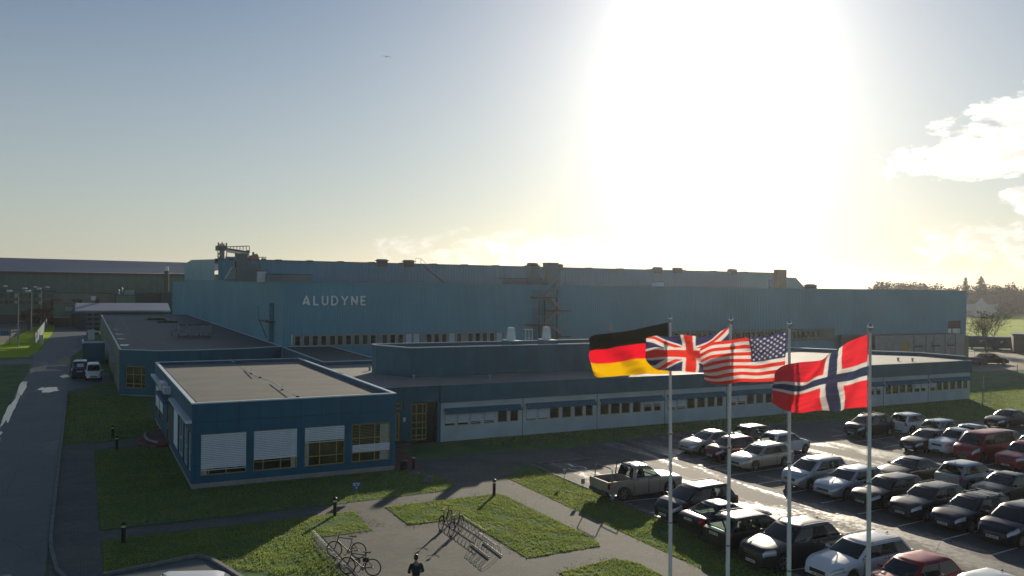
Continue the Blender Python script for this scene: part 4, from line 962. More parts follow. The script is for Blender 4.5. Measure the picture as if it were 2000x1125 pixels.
q = g(150, 632); single('yellow_post', MB().lathe([(.15, 0), (.15, 1.3), (.05, 1.4)], 8), mat('yellow_paint', (.5, .42, .05), .5), 'small yellow post by the dark shed at the end of the street', 'post', tuple(q))
# trailer, far left
q = g(3, 628); tr = thing('box_trailer', 'white box trailer cut off by the left edge in the far car park', 'trailer', tuple(q))
MB().box(-6, 1.2, 0, 2.4, .9, 3.8).build('box', M_white, tr)
for xx in (-3, .3): MB().lathe([(.2, -.1), (.42, -.1), (.42, .1), (.2, .1)], 14, 'y', (xx, 0, .42)).build('wheel', M_black, tr)
MB().box(-6, 1.1, .2, 2.2, .6, .9).build('chassis', M_dkst, tr)

# ------------------------------------------------------------------ right background
rd = MB(); a, b_ = g(1880, 622), g(2040, 612)
rd.sheet([g(1850, 618.5).xy, g(2100, 603).xy, g(2100, 609).xy, g(1850, 624).xy], .02); struct('country_road', rd, M_yard)
q = g(1906, 618)
hs_ = thing('farmhouse', 'white wooden house with a steep dark gable among the trees beyond the field', 'house', (q.x, q.y, 0), rz=R_(-57))
L, Wd, e_, rg = 17, 9, 5.8, 9.6
MB().add([(-L/2, 0, 0), (L/2, 0, 0), (L/2, Wd, 0), (-L/2, Wd, 0), (-L/2, 0, e_), (L/2, 0, e_), (L/2, Wd, e_), (-L/2, Wd, e_), (-L/2, Wd/2, rg), (L/2, Wd/2, rg)], [(0, 1, 5, 4), (1, 2, 6, 9, 5), (2, 3, 7, 6), (3, 0, 4, 8, 7)]).build('wall', mat('white_boards', (.62, .64, .66), .7), hs_)
MB().add([(-L/2-.5, -.5, e_-.3), (L/2+.5, -.5, e_-.3), (L/2+.5, Wd/2, rg+.15), (-L/2-.5, Wd/2, rg+.15), (L/2+.5, Wd+.5, e_-.3), (-L/2-.5, Wd+.5, e_-.3)], [(0, 1, 2, 3), (3, 2, 4, 5)]).build('roof', M_brown, hs_)
MB().add([(-1, -1.2, 0), (5, -1.2, 0), (5, -1.2, 5), (2, -1.2, 8.3), (-1, -1.2, 5), (-1, 4, 0), (5, 4, 0), (5, 4, 5), (2, 4, 8.3), (-1, 4, 5)], [(0, 1, 2, 3, 4), (0, 4, 9, 5), (1, 6, 7, 2)]).build('gable_bay', MATS['white_boards'], hs_)
MB().add([(-1.5, -1.5, 4.3), (2, -1.5, 8.6), (2, 4, 8.6), (-1.5, 4, 4.3), (5.5, -1.5, 4.3), (5.5, 4, 4.3)], [(0, 1, 2, 3), (1, 4, 5, 2)]).build('bay_roof', M_brown, hs_)
for xx, zz in ((-6.5, 3.7), (-5.2, 3.7), (-6, 1), (-4.5, 1), (-3, 1), (7, 3.7), (7, 1)): MB().box(xx, xx+1, -.1, -.01, zz, zz+1.3).build('window', M_glass, hs_)
for xx in (.2, 1.4, 2.6): MB().box(xx, xx+1, -1.3, -1.21, 1.2, 2.6).build('window', M_glass, hs_)
MB().box(-L/2, L/2, -.2, -.01, 0, .7).build('plinth', M_conc, hs_)
# brick garage at the right edge
gq = g(1979, 690)
gg = thing('brick_garage', 'low brown brick garage with a white door at the right edge', 'garage', (gq.x, gq.y, 0), rz=R_(-56))
MB().box(0, 12, 0, 8, 0, 3.3).build('wall', M_brown, gg); MB().box(-.2, 12.2, -.25, 8.2, 3.3, 3.6).build('roof', M_dkst, gg)
MB().box(2.2, 4.4, -.06, -.01, 0, 2.5).build('door', M_white, gg); MB().box(7, 9.5, -.06, -.01, 0, 2.5).build('door', M_white, gg)
# waste containers
def skip(x, y, rz, L, label):
    t = thing('waste_container', label, 'container', (x, y, 0), rz, group='blue waste containers at the far right')
    MB().add([(0, 0, .25), (L, 0, .25), (L, 2.3, .25), (0, 2.3, .25), (-.5, 0, 2.5), (L+.2, 0, 2.5), (L+.2, 2.3, 2.5), (-.5, 2.3, 2.5)], [(0, 3, 2, 1), (4, 5, 6, 7), (0, 1, 5, 4), (1, 2, 6, 5), (2, 3, 7, 6), (3, 0, 4, 7)]).build('body', mat('container_blue', (.015, .06, .13), .5), t)
    b = MB()
    for k in range(int(L/.7)): b.box(.2+k*.7, .32+k*.7, -.06, -.003, .3, 2.4)
    b.build('ribs', MATS['container_blue'], t)
    for xx in (.5, L-.7): MB().lathe([(.18, 0), (.18, .2)], 10, 'y', (xx, .0, .18)).build('roller', M_dkst, t)
    MB().box(L*.3, L*.3+.6, -.07, -.01, 1.3, 1.8).build('plate', M_white, t)
    return t
q = g(1894, 681); skip(q.x, q.y, R_(-28), 6.2, 'longer dark blue waste container, nearer the blue hall')
q = g(1927, 683); skip(q.x+.8, q.y-.6, R_(-28), 5.0, 'shorter dark blue waste container farther right, below the bare tree')
# mesh fence right
def wire_fence(pts, label, nm='wire_fence', h=2.0, m=None):
    t = thing(nm, label, 'fence', (pts[0][0], pts[0][1], 0), absolute=True)
    b = MB()
    for (p, q) in zip(pts[:-1], pts[1:]):
        p = Vector((*p, 0)); q = Vector((*q, 0)); n = max(1, int((q-p).length/4.2))
        for k in range(n+1): c = p+(q-p)*k/n; MB().tube([(c.x, c.y, 0), (c.x, c.y, h)], .045, 6).build('post', M_greyst, t)
        for z in (.1, .7, 1.3, h-.05): b.tube([(p.x, p.y, z), (q.x, q.y, z)], .008, 3)
        L = (q-p).length; d = (q-p)/L; k = 0
        while k*.5 < L:
            a = p+d*k*.5; c = p+d*min(L, k*.5+1.6); b.tube([(a.x, a.y, .1), (c.x, c.y, h-.05)], .004, 3, cap=False); b.tube([(c.x, c.y, .1), (a.x, a.y, h-.05)], .004, 3, cap=False); k += 1
    b.build('wire_mesh', M_greyst, t)
    return t
wire_fence([(84.0, 57.6), (112, 66)], 'thin wire mesh fence on the grass right of the long office wing')
a = g(1917, 795); wire_fence([g(1919, 793).xy, g(1921, 762).xy], 'single slanting fence strut on the striped grass', 'fence_brace', 1.8)
q0_, q1_ = g(1890, 664), g(2030, 662); wire_fence([q0_.xy, q1_.xy], 'far wire fence along the near edge of the green field', h=1.6)
b = MB()
rl_ = thing('yard_railing', 'low steel railing in the shade at the foot of the blue hall right corner', 'railing', tuple(g(1890, 692)))
MB().tube([(0, 0, 1), (2.2, -1.2, 1)], .05, 6).build('rail', M_greyst, rl_); MB().tube([(0, 0, .5), (2.2, -1.2, .5)], .05, 6).build('rail', M_greyst, rl_)
for f_ in (0, .5, 1): MB().tube([(2.2*f_, -1.2*f_, 0), (2.2*f_, -1.2*f_, 1.05)], .05, 6).build('post', M_greyst, rl_)

# ------------------------------------------------------------------ trees
M_bark = mat('bark', (.075, .06, .045), .9, var=.2, scale=4)
def foliage_mat(name, c0, c1, tr=.35):
    m = bpy.data.materials.new(name); m.use_nodes = True; nt = m.node_tree; N = NT(nt)
    p = nt.nodes['Principled BSDF']; out = nt.nodes['Material Output']
    tc = N.n('ShaderNodeTexCoord').outputs['Object']; f = N.noise(tc, .45, 3, .6); f2 = N.noise(tc, 5., 2, .6)
    c = N.mix(N.ss(N.m('ADD', N.m('MULTIPLY', f, .6), N.m('MULTIPLY', f2, .4)), .38, .62), c4(c0), c4(c1))
    N.put(p.inputs['Base Color'], c); p.inputs['Roughness'].default_value = .8; p.inputs['Specular IOR Level'].default_value = .2
    t = N.n('ShaderNodeBsdfTranslucent'); N.put(t.inputs[0], c); mx = N.n('ShaderNodeMixShader'); mx.inputs[0].default_value = tr
    nt.links.new(p.outputs[0], mx.inputs[1]); nt.links.new(t.outputs[0], mx.inputs[2]); nt.links.new(mx.outputs[0], out.inputs[0])
    return m
M_twig = foliage_mat('bare_twigs', (.045, .040, .028), (.070, .060, .040), .08)
M_needle = foliage_mat('dark_needles', (.02, .04, .02), (.04, .06, .03), .2)
M_autumn = foliage_mat('brown_leaves', (.12, .07, .03), (.16, .11, .05))
M_leaf = foliage_mat('dull_green_leaves', (.035, .048, .02), (.06, .07, .03), .12)
def branch_tree(h, spread, seed, trunk_r=.22, levels=4, nb=5, twig=True, trunks=1, base=.25):
    r = random.Random(seed); tb = MB(); tw_ = MB()
    def grow(p, d, L, rad, lev):
        pts = [p]; q = p; dd = d
        for k in range(3):
            dd = (dd+Vector((r.uniform(-.2, .2), r.uniform(-.2, .2), r.uniform(-.05, .15)))).normalized(); q = q+dd*L/3; pts.append(q)
        (tb if lev < 3 else tw_).tube(pts, [rad, rad*.85, rad*.7, rad*.5], 5 if lev < 2 else 3, cap=False)
        if lev >= levels: return
        for k in range(nb):
            f = r.uniform(.35, 1.); i = min(2, int(f*3)); bp = pts[i]+(pts[i+1]-pts[i])*(f*3-i)
            a = r.uniform(0, 2*math.pi); t_ = R_(r.uniform(25, 60))
            s = dd.orthogonal().normalized(); s = Matrix.Rotation(a, 3, dd) @ s
            nd = (dd*math.cos(t_)+s*math.sin(t_)*spread+Vector((0, 0, .12))).normalized()
            grow(bp, nd, L*r.uniform(.5, .72), max(.012, rad*.48), lev+1)
    for k in range(trunks):
        a = 2*math.pi*k/max(1, trunks)+.4; tilt = 0 if trunks == 1 else .28
        grow(Vector((.12*math.cos(a)*(trunks > 1), .12*math.sin(a)*(trunks > 1), 0)), Vector((math.cos(a)*tilt, math.sin(a)*tilt, 1)).normalized(), h*.45, trunk_r, 0)
    return tb, tw_
def plant_bare(px_, py_, h, seed, label, group=None, **k):
    q = g(px_, py_); t = thing('bare_tree', label, 'tree', (q.x, q.y, 0), rz=seed, group=group)
    tb, tw_ = branch_tree(h, 1., seed, **k); tb.build('trunk', M_bark, t); tw_.build('crown', M_twig, t); return t
plant_bare(1926, 688, 9.5, 5, 'bare many-stemmed tree behind the blue waste containers', trunks=4, trunk_r=.10, levels=4, nb=5)
plant_bare(86, 640, 6.4, 9, 'wide bare greyish tree with a pale trunk behind the street lamps', trunk_r=.3, levels=4, nb=7)
plant_bare(56, 646, 6.2, 12, 'wide bare purplish tree left of the pale-trunked one', trunk_r=.2, levels=4, nb=7)
q = g(104, 634)
def crown_tree(rng, h, w_, col, trunk_h=.3, leaf=.55, n=520, lobes=9):
    """crown of many small leaf faces grouped into uneven lobes"""
    r = random.Random(rng); cr = MB(); lob = []
    for k in range(lobes):
        a = r.uniform(0, 6.28); z = r.uniform(trunk_h+.12, .92); rr = w_*.5*math.sin(math.pi*min(1, max(.15, (z-trunk_h)/(1.05-trunk_h))))**.6
        lob.append((Vector((rr*.62*math.cos(a), rr*.62*math.sin(a), z*h)), w_*r.uniform(.16, .30)))
    lob.append((Vector((0, 0, h*.9)), w_*.18))
    for k in range(n):
        c, rad = r.choice(lob); d = Vector((r.gauss(0, 1), r.gauss(0, 1), r.gauss(0, .8))).normalized()*rad*r.uniform(.55, 1.08)
        p = c+d; s = leaf*r.uniform(.5, 1.3); a = Vector((r.gauss(0, 1), r.gauss(0, 1), r.gauss(0, 1))).normalized(); b = a.orthogonal().normalized(); c2 = a.cross(b)
        cr.add([p-b*s*.5, p+c2*s*.4, p+b*s*.5, p-c2*s*.4], [(0, 1, 2, 3)])
    tb = MB(); tb.tube([(0, 0, 0), (0, 0, h*trunk_h), (.1, 0, h*.8)], [.22, .18, .05], 6)
    for k in range(6):
        c, rad = lob[k % len(lob)]; tb.tube([(0, 0, h*(trunk_h+.05*k)), tuple(c)], [.1, .03], 4)
    return tb, cr
def hedge(): pass
t = thing('brown_tree', 'small bushy tree with rust-brown leaves right of the bare trees', 'tree', (q.x, q.y, 0)); tb, cr = crown_tree(3, 6.0, 5.0, None); tb.build('trunk', M_bark, t); cr.build('crown', M_autumn, t)
def spruce(px_, py_, h, w_, seed, label, tiers=16):
    q = g(px_, py_); t = thing('spruce_tree', label, 'tree', (q.x, q.y, 0)); r = random.Random(seed); nd = MB(); tb = MB()
    tb.tube([(0, 0, 0), (0, 0, h)], [.3, .03], 6)
    for k in range(tiers):
        f = k/(tiers-1); z = h*(.12+.86*f); R = w_*.5*(1-f)**.8+.25
        for j in range(12):
            a = r.uniform(0, 6.28); L = R*r.uniform(.6, 1.1); e = Vector((math.cos(a)*L, math.sin(a)*L, -L*.15+L*.25*r.random()))
            for s in range(int(14+L*9)):
                p = Vector((0, 0, z))+e*((s+1)/(14+L*9))+Vector((r.gauss(0, .18), r.gauss(0, .18), r.gauss(0, .12))); q_ = .30+.28*(1-f)
                v = Vector((r.gauss(0, 1), r.gauss(0, 1), r.gauss(0, .6))).normalized()*q_; v2 = Vector((r.gauss(0, 1), r.gauss(0, 1), r.gauss(0, .5))).normalized()*q_*.6
                nd.add([p-v, p+v2, p+v], [(0, 1, 2)])
            tb.tube([(0, 0, z), (e.x, e.y, z+e.z)], [.04, .01], 3, cap=False)
    tb.build('trunk', M_bark, t); nd.build('crown', M_needle, t)
spruce(1885, 616, 17.5, 6, 2, 'narrow dark spruce standing above the wood left of the tall broad conifer', 22)
spruce(1915, 614, 18.5, 16, 4, 'tall broad dark conifer, the highest tree of the right-hand wood', 24)
# the wood beyond the field
protos = []
for i in range(3):
    tb, cr = crown_tree(20+i, 12, 9, None, n=700, leaf=.7, lobes=10); protos.append((tb, cr, M_leaf if i == 0 else M_twig))
wood = []
rr = random.Random(11)
kinds = []
for i, (tb, cr, m_) in enumerate(protos):
    t = thing('wood_tree', '-', 'tree'); tb.build('trunk', M_bark, t); cr.build('crown', m_, t); wood.append(t)
for i in range(2):
    t = thing('wood_tree', '-', 'tree'); tb, tw_ = branch_tree(12, 1., 40+i, trunk_r=.25, levels=4, nb=6); tb.build('trunk', M_bark, t); tw_.build('crown', M_twig, t); wood.append(t)
LBL = ['dull green leafy tree in the dense wood beyond the right-hand field', 'grey-brown rounded tree in the dense wood beyond the right-hand field', 'grey-brown rounded tree in the dense wood beyond the right-hand field', 'leafless branching tree in the wood beyond the right-hand field', 'leafless branching tree in the wood beyond the right-hand field']
usedk = set()
spots = []
for k in range(120):
    x_ = 1700+k*3.1+rr.uniform(-6, 6)
    d_ = rr.choice((0, 0, 12, 26, 45))
    if x_ < 1880: d_ += 35
    spots.append((x_, d_))
for x_, d_ in spots:
    base = g(x_, 616-(x_-1900)*.03); v = base.xy.normalized(); p = base.xy+v*d_
    k = rr.randrange(5)
    if d_ < 10 and 1890 < x_ < 1938: continue
    t = wood[k] if k not in usedk else copy_tree(wood[k]); usedk.add(k)
    t.location = (p.x, p.y, 0); t.rotation_euler = (0, 0, rr.uniform(0, 6.28)); s = rr.uniform(.80, 1.15)*(1.15 if x_ > 1960 else 1.0)*(.98 if x_ < 1880 else 1)*(1+d_*.002)
    t.scale = (s, s, s); t['label'] = LBL[k]; t['group'] = 'trees of the wood beyond the field'
for k, w_ in enumerate(wood):
    if k not in usedk:
        for c in list(w_.children): bpy.data.objects.remove(c)
        bpy.data.objects.remove(w_)
bs_ = MB(); r2 = random.Random(3)
for k in range(11000):
    x_ = r2.uniform(1700, 2080); base = g(x_, 616.5-(x_-1900)*.03); v = base.xy.normalized()*r2.uniform(3, 70); p = Vector((base.x+v.x, base.y+v.y, r2.uniform(.2, 8.5)*r2.uniform(.4, 1) if x_ > 1935 or x_ < 1885 else r2.uniform(.2, 1.2)))
    s = r2.uniform(.5, 1.3); a = Vector((r2.gauss(0, 1), r2.gauss(0, 1), r2.gauss(0, 1))).normalized(); b = a.orthogonal().normalized(); c2 = a.cross(b)
    bs_.add([p-b*s, p+c2*s, p+b*s, p-c2*s], [(0, 1, 2, 3)])
o = bs_.build('undergrowth', M_leaf); tag(o, 'tangled dark undergrowth at the foot of the wood beyond the field', 'undergrowth', kind='stuff')
hb = MB(); r2 = random.Random(8)
for k in range(2600):
    y = r2.uniform(222, 226); x = r2.uniform(-7, 3)
for k in range(900):
    q = g(r2.uniform(60, 104), 632); p = Vector((q.x, q.y+r2.uniform(-2, 4), r2.uniform(.1, 1.5))); s = r2.uniform(.2, .5); a = Vector((r2.gauss(0, 1), r2.gauss(0, 1), r2.gauss(0, 1))).normalized(); b = a.orthogonal().normalized(); c2 = a.cross(b)
    hb.add([p-b*s, p+c2*s, p+b*s, p-c2*s], [(0, 1, 2, 3)])
single('hedge', hb, M_leaf, 'low dark hedge beneath the bare trees behind the street lamps', 'hedge')
# ------------------------------------------------------------------ cars
def paint(name, col, metal=.35, rough=.30):
    m = bpy.data.materials.new(name); m.use_nodes = True; nt = m.node_tree; N = NT(nt); p = nt.nodes['Principled BSDF']
    tc = N.n('ShaderNodeTexCoord').outputs['Object']; f = N.noise(tc, 3., 4, .6)
    sp = N.n('ShaderNodeSeparateXYZ'); N.put(sp.inputs[0], tc)
    dirt = N.m('MULTIPLY', N.ss(N.m('ADD', sp.outputs[2], N.m('MULTIPLY', f, .4)), .62, .25), .16)
    N.put(p.inputs['Base Color'], N.mix(dirt, c4(col), c4((.09, .08, .07)))); p.inputs['Metallic'].default_value = metal
    N.put(p.inputs['Roughness'], N.m('ADD', rough, N.m('MULTIPLY', dirt, 1.2)))
    p.inputs['Coat Weight'].default_value = .28; p.inputs['Specular IOR Level'].default_value = .35; N.put(p.inputs['Coat Roughness'], N.ss(f, .3, .75, .02, .06))
    return m
P_ = {'silver': paint('silver_paint', (.48, .52, .55), .55), 'champagne': paint('champagne_paint', (.50, .48, .42), .5), 'white': paint('white_paint', (.66, .70, .74), 0.),
      'black': paint('black_paint', (.010, .011, .014), .1), 'navy': paint('dark_blue_paint', (.012, .018, .035), .3), 'darkgrey': paint('dark_grey_paint', (.016, .022, .028), .2),
      'red': paint('red_paint', (.28, .018, .022), .15), 'maroon': paint('dark_red_paint', (.12, .012, .018), .3), 'brown': paint('grey_brown_paint', (.05, .045, .042), .4), 'paleblue': paint('pale_blue_paint', (.30, .36, .42), .5),
      'beige': paint('pickup_grey_beige', (.36, .34, .30), .35), 'teal': paint('pale_green_grey_paint', (.26, .32, .30), .5), 'darkblue': paint('van_blue_paint', (.012, .025, .09), .1)}
M_cglass = mat('car_glass', (.010, .014, .014), .03, var=0, spec=.7)
_nt = M_cglass.node_tree; _N = NT(_nt); _t = _N.n('ShaderNodeBsdfTransparent'); _t.inputs[0].default_value = (.42, .50, .48, 1); _mx = _N.n('ShaderNodeMixShader')
_fr = _N.n('ShaderNodeFresnel'); _fr.inputs[0].default_value = 1.5
_N.put(_mx.inputs[0], _N.m('MINIMUM', _N.m('ADD', _N.m('MULTIPLY', _fr.outputs[0], 1.2), .22), 1.)); _nt.links.new(_t.outputs[0], _mx.inputs[1]); _nt.links.new(_nt.nodes['Principled BSDF'].outputs[0], _mx.inputs[2]); _nt.links.new(_mx.outputs[0], _nt.nodes['Material Output'].inputs['Surface'])
M_seat = mat('seat_cloth', (.05, .05, .055), .9, var=.1)
M_dash = mat('dashboard', (.035, .036, .04), .6, var=.1)
M_tyre = mat('tyre_rubber', (.018, .018, .018), .85, var=.1)
M_rim = mat('alloy_rim', (.32, .33, .34), .35, .8, var=.05)
M_chrome = mat('chrome', (.6, .6, .6), .15, 1., var=0)
M_head = mat('headlight_lens', (.38, .42, .46), .08, .3, var=0, coat=1.)
M_tail = mat('tail_light_lens', (.35, .012, .015), .15, var=0, coat=1.)
M_plate = mat('number_plate', (.60, .60, .58), .5, var=0)
M_gplate = mat('green_number_plate', (.03, .28, .12), .5, var=0)

TYPES = {  # L, W, H, wheelbase, wheel r, belt, (xf0, xf1, xr1, xr0) from the car's centre, nose +x; windows splits
 'sedan': dict(L=4.55, W=1.76, H=1.44, wb=2.65, r=.31, belt=.93, cab=(.98, .22, -1.0, -1.62), win=[(.02, .46), (.50, .94)], trunk=True),
 'coupe': dict(L=4.60, W=1.80, H=1.40, wb=2.75, r=.34, belt=.95, cab=(.92, .10, -1.0, -1.85), win=[(.02, .50), (.53, .97)], trunk=True),
 'hatch': dict(L=3.95, W=1.70, H=1.48, wb=2.50, r=.30, belt=.93, cab=(1.05, .40, -1.35, -1.82), win=[(.02, .50), (.54, .96)]),
 'estate': dict(L=4.65, W=1.77, H=1.48, wb=2.68, r=.32, belt=.94, cab=(1.0, .25, -1.72, -2.16), win=[(.02, .36), (.39, .68), (.72, .97)], rails=True),
 'suv': dict(L=4.60, W=1.88, H=1.68, wb=2.72, r=.37, belt=1.08, cab=(1.02, .30, -1.60, -2.08), win=[(.02, .38), (.41, .72), (.76, .97)], rails=True),
 'mpv': dict(L=4.35, W=1.77, H=1.62, wb=2.75, r=.32, belt=1.02, cab=(1.38, .48, -1.62, -2.02), win=[(.10, .42), (.45, .74), (.78, .97)]),
 'van': dict(L=4.85, W=1.90, H=1.95, wb=3.0, r=.34, belt=1.18, cab=(1.72, 1.0, -2.22, -2.36), win=[(.03, .29), (.32, .62), (.65, .96)]),
 'minivan': dict(L=3.9, W=1.66, H=1.85, wb=2.5, r=.28, belt=1.05, cab=(1.60, 1.18, -1.78, -1.88), win=[(.03, .33)]),
 'pickup': dict(L=5.15, W=1.80, H=1.76, wb=3.05, r=.38, belt=1.12, cab=(1.02, .38, -.72, -.86), win=[(.02, .58), (.64, .94)], bed=-.92),
}
WHEEL_ME = {}
def wheel_mesh(r):
    if r in WHEEL_ME: return WHEEL_ME[r]
    w = .20
    a = MB().lathe([(r*.66, -w/2), (r*.93, -w/2), (r, -w*.36), (r, w*.36), (r*.93, w/2), (r*.66, w/2)], 26, 'y', cap=False)
    b = MB().lathe([(r*.67, -w*.42), (r*.60, -w*.44), (r*.58, -w*.2), (r*.58, w*.3), (r*.67, w*.36)], 24, 'y', cap=False)
    for k in range(5):
        an = 2*math.pi*k/5
        for da in (-.16, .16):
            b.bar((.06*math.cos(an), -w*.36, .06*math.sin(an)), (r*.6*math.cos(an+da), -w*.40, r*.6*math.sin(an+da)), .045, .035, (0, 1, 0))
    b.lathe([(.0, -w*.44), (.07, -w*.42), (.075, -w*.3)], 12, 'y', cap=False)
    k = MB().lathe([(0, -w*.12), (r*.57, -w*.12)], 20, 'y', cap=False)
    WHEEL_ME[r] = (a, b, k); return WHEEL_ME[r]
def lerp(a, b, t): return a+(b-a)*t
def car(kind, colour, x, y, nose=-1, label='', yaw=0., rails=None, plate='w', grille=0, scale=1., group='cars in the car park', bars=False, roofbox=False, z=0., detail=True, name=None, antenna=False, chrome=False):
    T = dict(TYPES[kind]); L, W, H, wb, wr, belt = T['L'], T['W'], T['H'], T['wb'], T['r'], T['belt']; xf0, xf1, xr1, xr0 = T['cab']
    pm = P_[colour]
    t = thing(name or {'pickup': 'pickup_truck', 'van': 'van', 'minivan': 'small_van'}.get(kind, 'parked_car'), label, {'pickup': 'pickup truck', 'van': 'van', 'minivan': 'van'}.get(kind, 'car'), (x, y, .012+z), (0 if nose > 0 else math.pi)+R_(yaw), group)
    t.scale = (scale,)*3
    hw = W/2; ar = wr+.055; xw = [wb/2+.02, -wb/2+.02]; bed = T.get('bed')
    nz = {'van': .55, 'minivan': .25}.get(kind, 0)
    def zsh(x):      # shoulder height
        if kind in ('van', 'minivan'):
            k = [(-L/2, belt), (xf0-.1, belt), (L/2-.2, belt-.22), (L/2-.05, belt-.34), (L/2, belt-.5)]
        else:
            k = [(-L/2, belt-(.10 if T.get('trunk') else .04)), (-L/2+.18, belt), (xf0, belt), (lerp(xf0, L/2, .55), belt-.09), (L/2-.28, belt-.17), (L/2-.08, belt-.24), (L/2, belt-.35)]
            if kind in ('suv', 'pickup'): k[4] = (L/2-.28, belt-.12); k[5] = (L/2-.08, belt-.17); k[6] = (L/2, belt-.28)
        for (a, c), (b, d) in zip(k[:-1], k[1:]):
            if x <= b: return lerp(c, d, max(0, (x-a)/(b-a)))
        return k[-1][1]
    def wd(x):
        f = (L/2-abs(x)); e = 1.
        if f < .7: e = 1-.30*((.7-f)/.7)**2.2 if x > 0 else 1-.17*((.7-f)/.7)**2.4
        return hw*e
    def zbot(x): return .20 if abs(x) < L/2-.3 else lerp(.24, .20, (L/2-abs(x))/.3)
    def arch(x):
        for c in xw:
            if abs(x-c) < ar: return wr+math.sqrt(ar*ar-(x-c)**2)
        return 0
    xs = sorted({round(v, 3) for v in [-L/2, -L/2+.03, -L/2+.1, -L/2+.22, -L/2+.4, L/2, L/2-.03, L/2-.09, L/2-.2, L/2-.36, L/2-.55, xf0, xf0+.2, xr0, 0, -.35, .35]+[c+ar*math.cos(math.pi*k/8) for c in xw for k in range(9)]+([bed-.0001, bed] if bed else [])})
    xs2 = []
    for v in xs:
        if not xs2 or v-xs2[-1] > .004: xs2.append(v)
    xs = xs2
    if bed: xs = [v for v in xs if v > bed-.0005]
    def ring(x):
        w = wd(x); zs = zsh(x); zb = zbot(x); a = arch(x)
        crown = .055*max(0, 1-((x-xf0)/(L/2-xf0))**3) if x > xf0 else .02
        pr = [(0, zb+.02), (.86*w, zb), (.955*w, zb+.05), (.985*w, lerp(zb, zs, .33)), (w, lerp(zb, zs, .62)), (.985*w, zs-.10), (.94*w, zs-.015), (.80*w, zs+crown*.5), (.42*w, zs+crown*.9), (0, zs+crown)]
        o = []
        for i, (yy, zz) in enumerate(pr):
            if a and 1 <= i <= 5: zz = max(zz, min(a, zs-.06)+(.012*i if i > 1 else 0))
            o.append((yy, zz))
        return o
    def loft(x_list, ringf, n):
        mb = MB(); vs = []; fs = []
        for x_ in x_list:
            r_ = ringf(x_)
            vs += [(x_, -yy, zz) for yy, zz in r_]+[(x_, yy, zz) for yy, zz in r_[::-1][1:-1]]
        m_ = 2*n-2
        for i in range(len(x_list)-1):
            for k in range(m_): fs.append((i*m_+k, i*m_+(k+1) % m_, (i+1)*m_+(k+1) % m_, (i+1)*m_+k))
        fs.append(tuple(range(m_))[::-1]); fs.append(tuple(range((len(x_list)-1)*m_, len(x_list)*m_)))
        return mb.add(vs, fs)
    body = loft(xs, ring, 10)
    # greenhouse
    zroof = H-.095; LV = [0, .07, .5, .93, 1.0]
    wins = T['win']; sp = sorted({0., 1.}.union(*[{a, b} for a, b in wins]))
    tum = .80 if kind in ('van', 'minivan') else .74
    def gring(tt):
        z = lerp(belt-.03, zroof, tt); xf = lerp(xf0, xf1, tt); xr = lerp(xr0, xr1, tt)
        if tt > .94: xf -= .05; xr += .04
        h = hw*lerp(.92, tum, tt**1.15)*(.97 if tt > .94 else 1)
        bf, br = lerp(.10, .07, tt), lerp(.06, .04, tt)
        P0 = [(xf+bf, 0), (xf+bf*.75, h*.45), (xf, h*.86)]; xa, xc = xf-.09, xr+.09
        P1 = [(lerp(xa, xc, s), h*(.965+.035*math.sin(math.pi*min(1, s+.15)))) for s in sp]
        P2 = [(xr, h*.86), (xr-br*.75, h*.45), (xr-br, 0)]
        half = P0+P1+P2
        return [(a, -b, z) for a, b in half]+[(a, b, z) for a, b in half[::-1][1:-1]]
    rings = [gring(tt) for tt in LV]; n = len(rings[0]); nh = len(sp)+6
    def segtype(i):
        j = i if i < nh-1 else 2*(nh-1)-1-i
        if j < 2: return 'F'
        if j >= nh-3: return 'R'
        if 3 <= j < 3+len(sp)-1:
            s0, s1 = sp[j-3], sp[j-2]
            for wi, (a, b) in enumerate(wins):
                if a-1e-6 <= s0 and s1 <= b+1e-6: return 'S'
            if s0 > 1e-6 and s1 < 1-1e-6 and len(wins) > 1 and s0 > wins[0][1]-1e-6 and s1 < wins[-1][0]+1e-6: return 'P'
        return None
    parts = {'F': MB(), 'R': MB(), 'SL': MB(), 'SR': MB()}; cabm = MB()
    off = len(cabm.v); cabm.v += [v for r_ in rings for v in r_]
    for lv in range(len(LV)-1):
        for i in range(n):
            q = (lv*n+i, lv*n+(i+1) % n, (lv+1)*n+(i+1) % n, (lv+1)*n+i); ty = segtype(i)
            if ty == 'R' and kind == 'minivan': ty = None
            if ty and 1 <= lv <= 2:
                key = ty if ty not in 'SP' else (('SL' if rings[0][i][1] < 0 else 'SR') if ty == 'S' else ('P', i)); parts.setdefault(key, MB())
                parts[key].add([cabm.v[k] for k in q], [(0, 1, 2, 3)])
            else: cabm.f.append(q)
    # roof cap
    base = (len(LV)-1)*n; cxr = (lerp(xf0, xf1, 1)+lerp(xr0, xr1, 1))/2; prev = list(range(base, base+n))
    for sfac, dz in ((.95, .030), (.80, .062), (.55, .083), (.25, .094)):
        st_ = len(cabm.v)
        for k in range(n):
            v = rings[-1][k]; cabm.v.append((cxr+(v[0]-cxr)*sfac, v[1]*sfac, zroof+dz))
        for k in range(n): cabm.f.append((prev[k], prev[(k+1) % n], st_+(k+1) % n, st_+k))
        prev = list(range(st_, st_+n))
    cabm.f.append(tuple(prev))
    o = body.build('body', pm, t, True, angle=38)
    cabm.build('roof', pm, t, True, angle=38)
    parts['F'].build('windscreen', M_cglass, t, True)
    if parts['R'].f: parts['R'].build('rear_window', M_cglass, t, True)
    parts['SL'].build('side_window', M_cglass, t, True); parts['SR'].build('side_window', M_cglass, t, True)
    ib = MB(); ib.box(xr0+.12, xf0-.12, -hw*.78, hw*.78, belt-.30, belt+.045); ib.box(xf0-.45, xf0-.10, -hw*.76, hw*.76, belt+.045, belt+.075)
    ib.build('interior', M_dash, t)
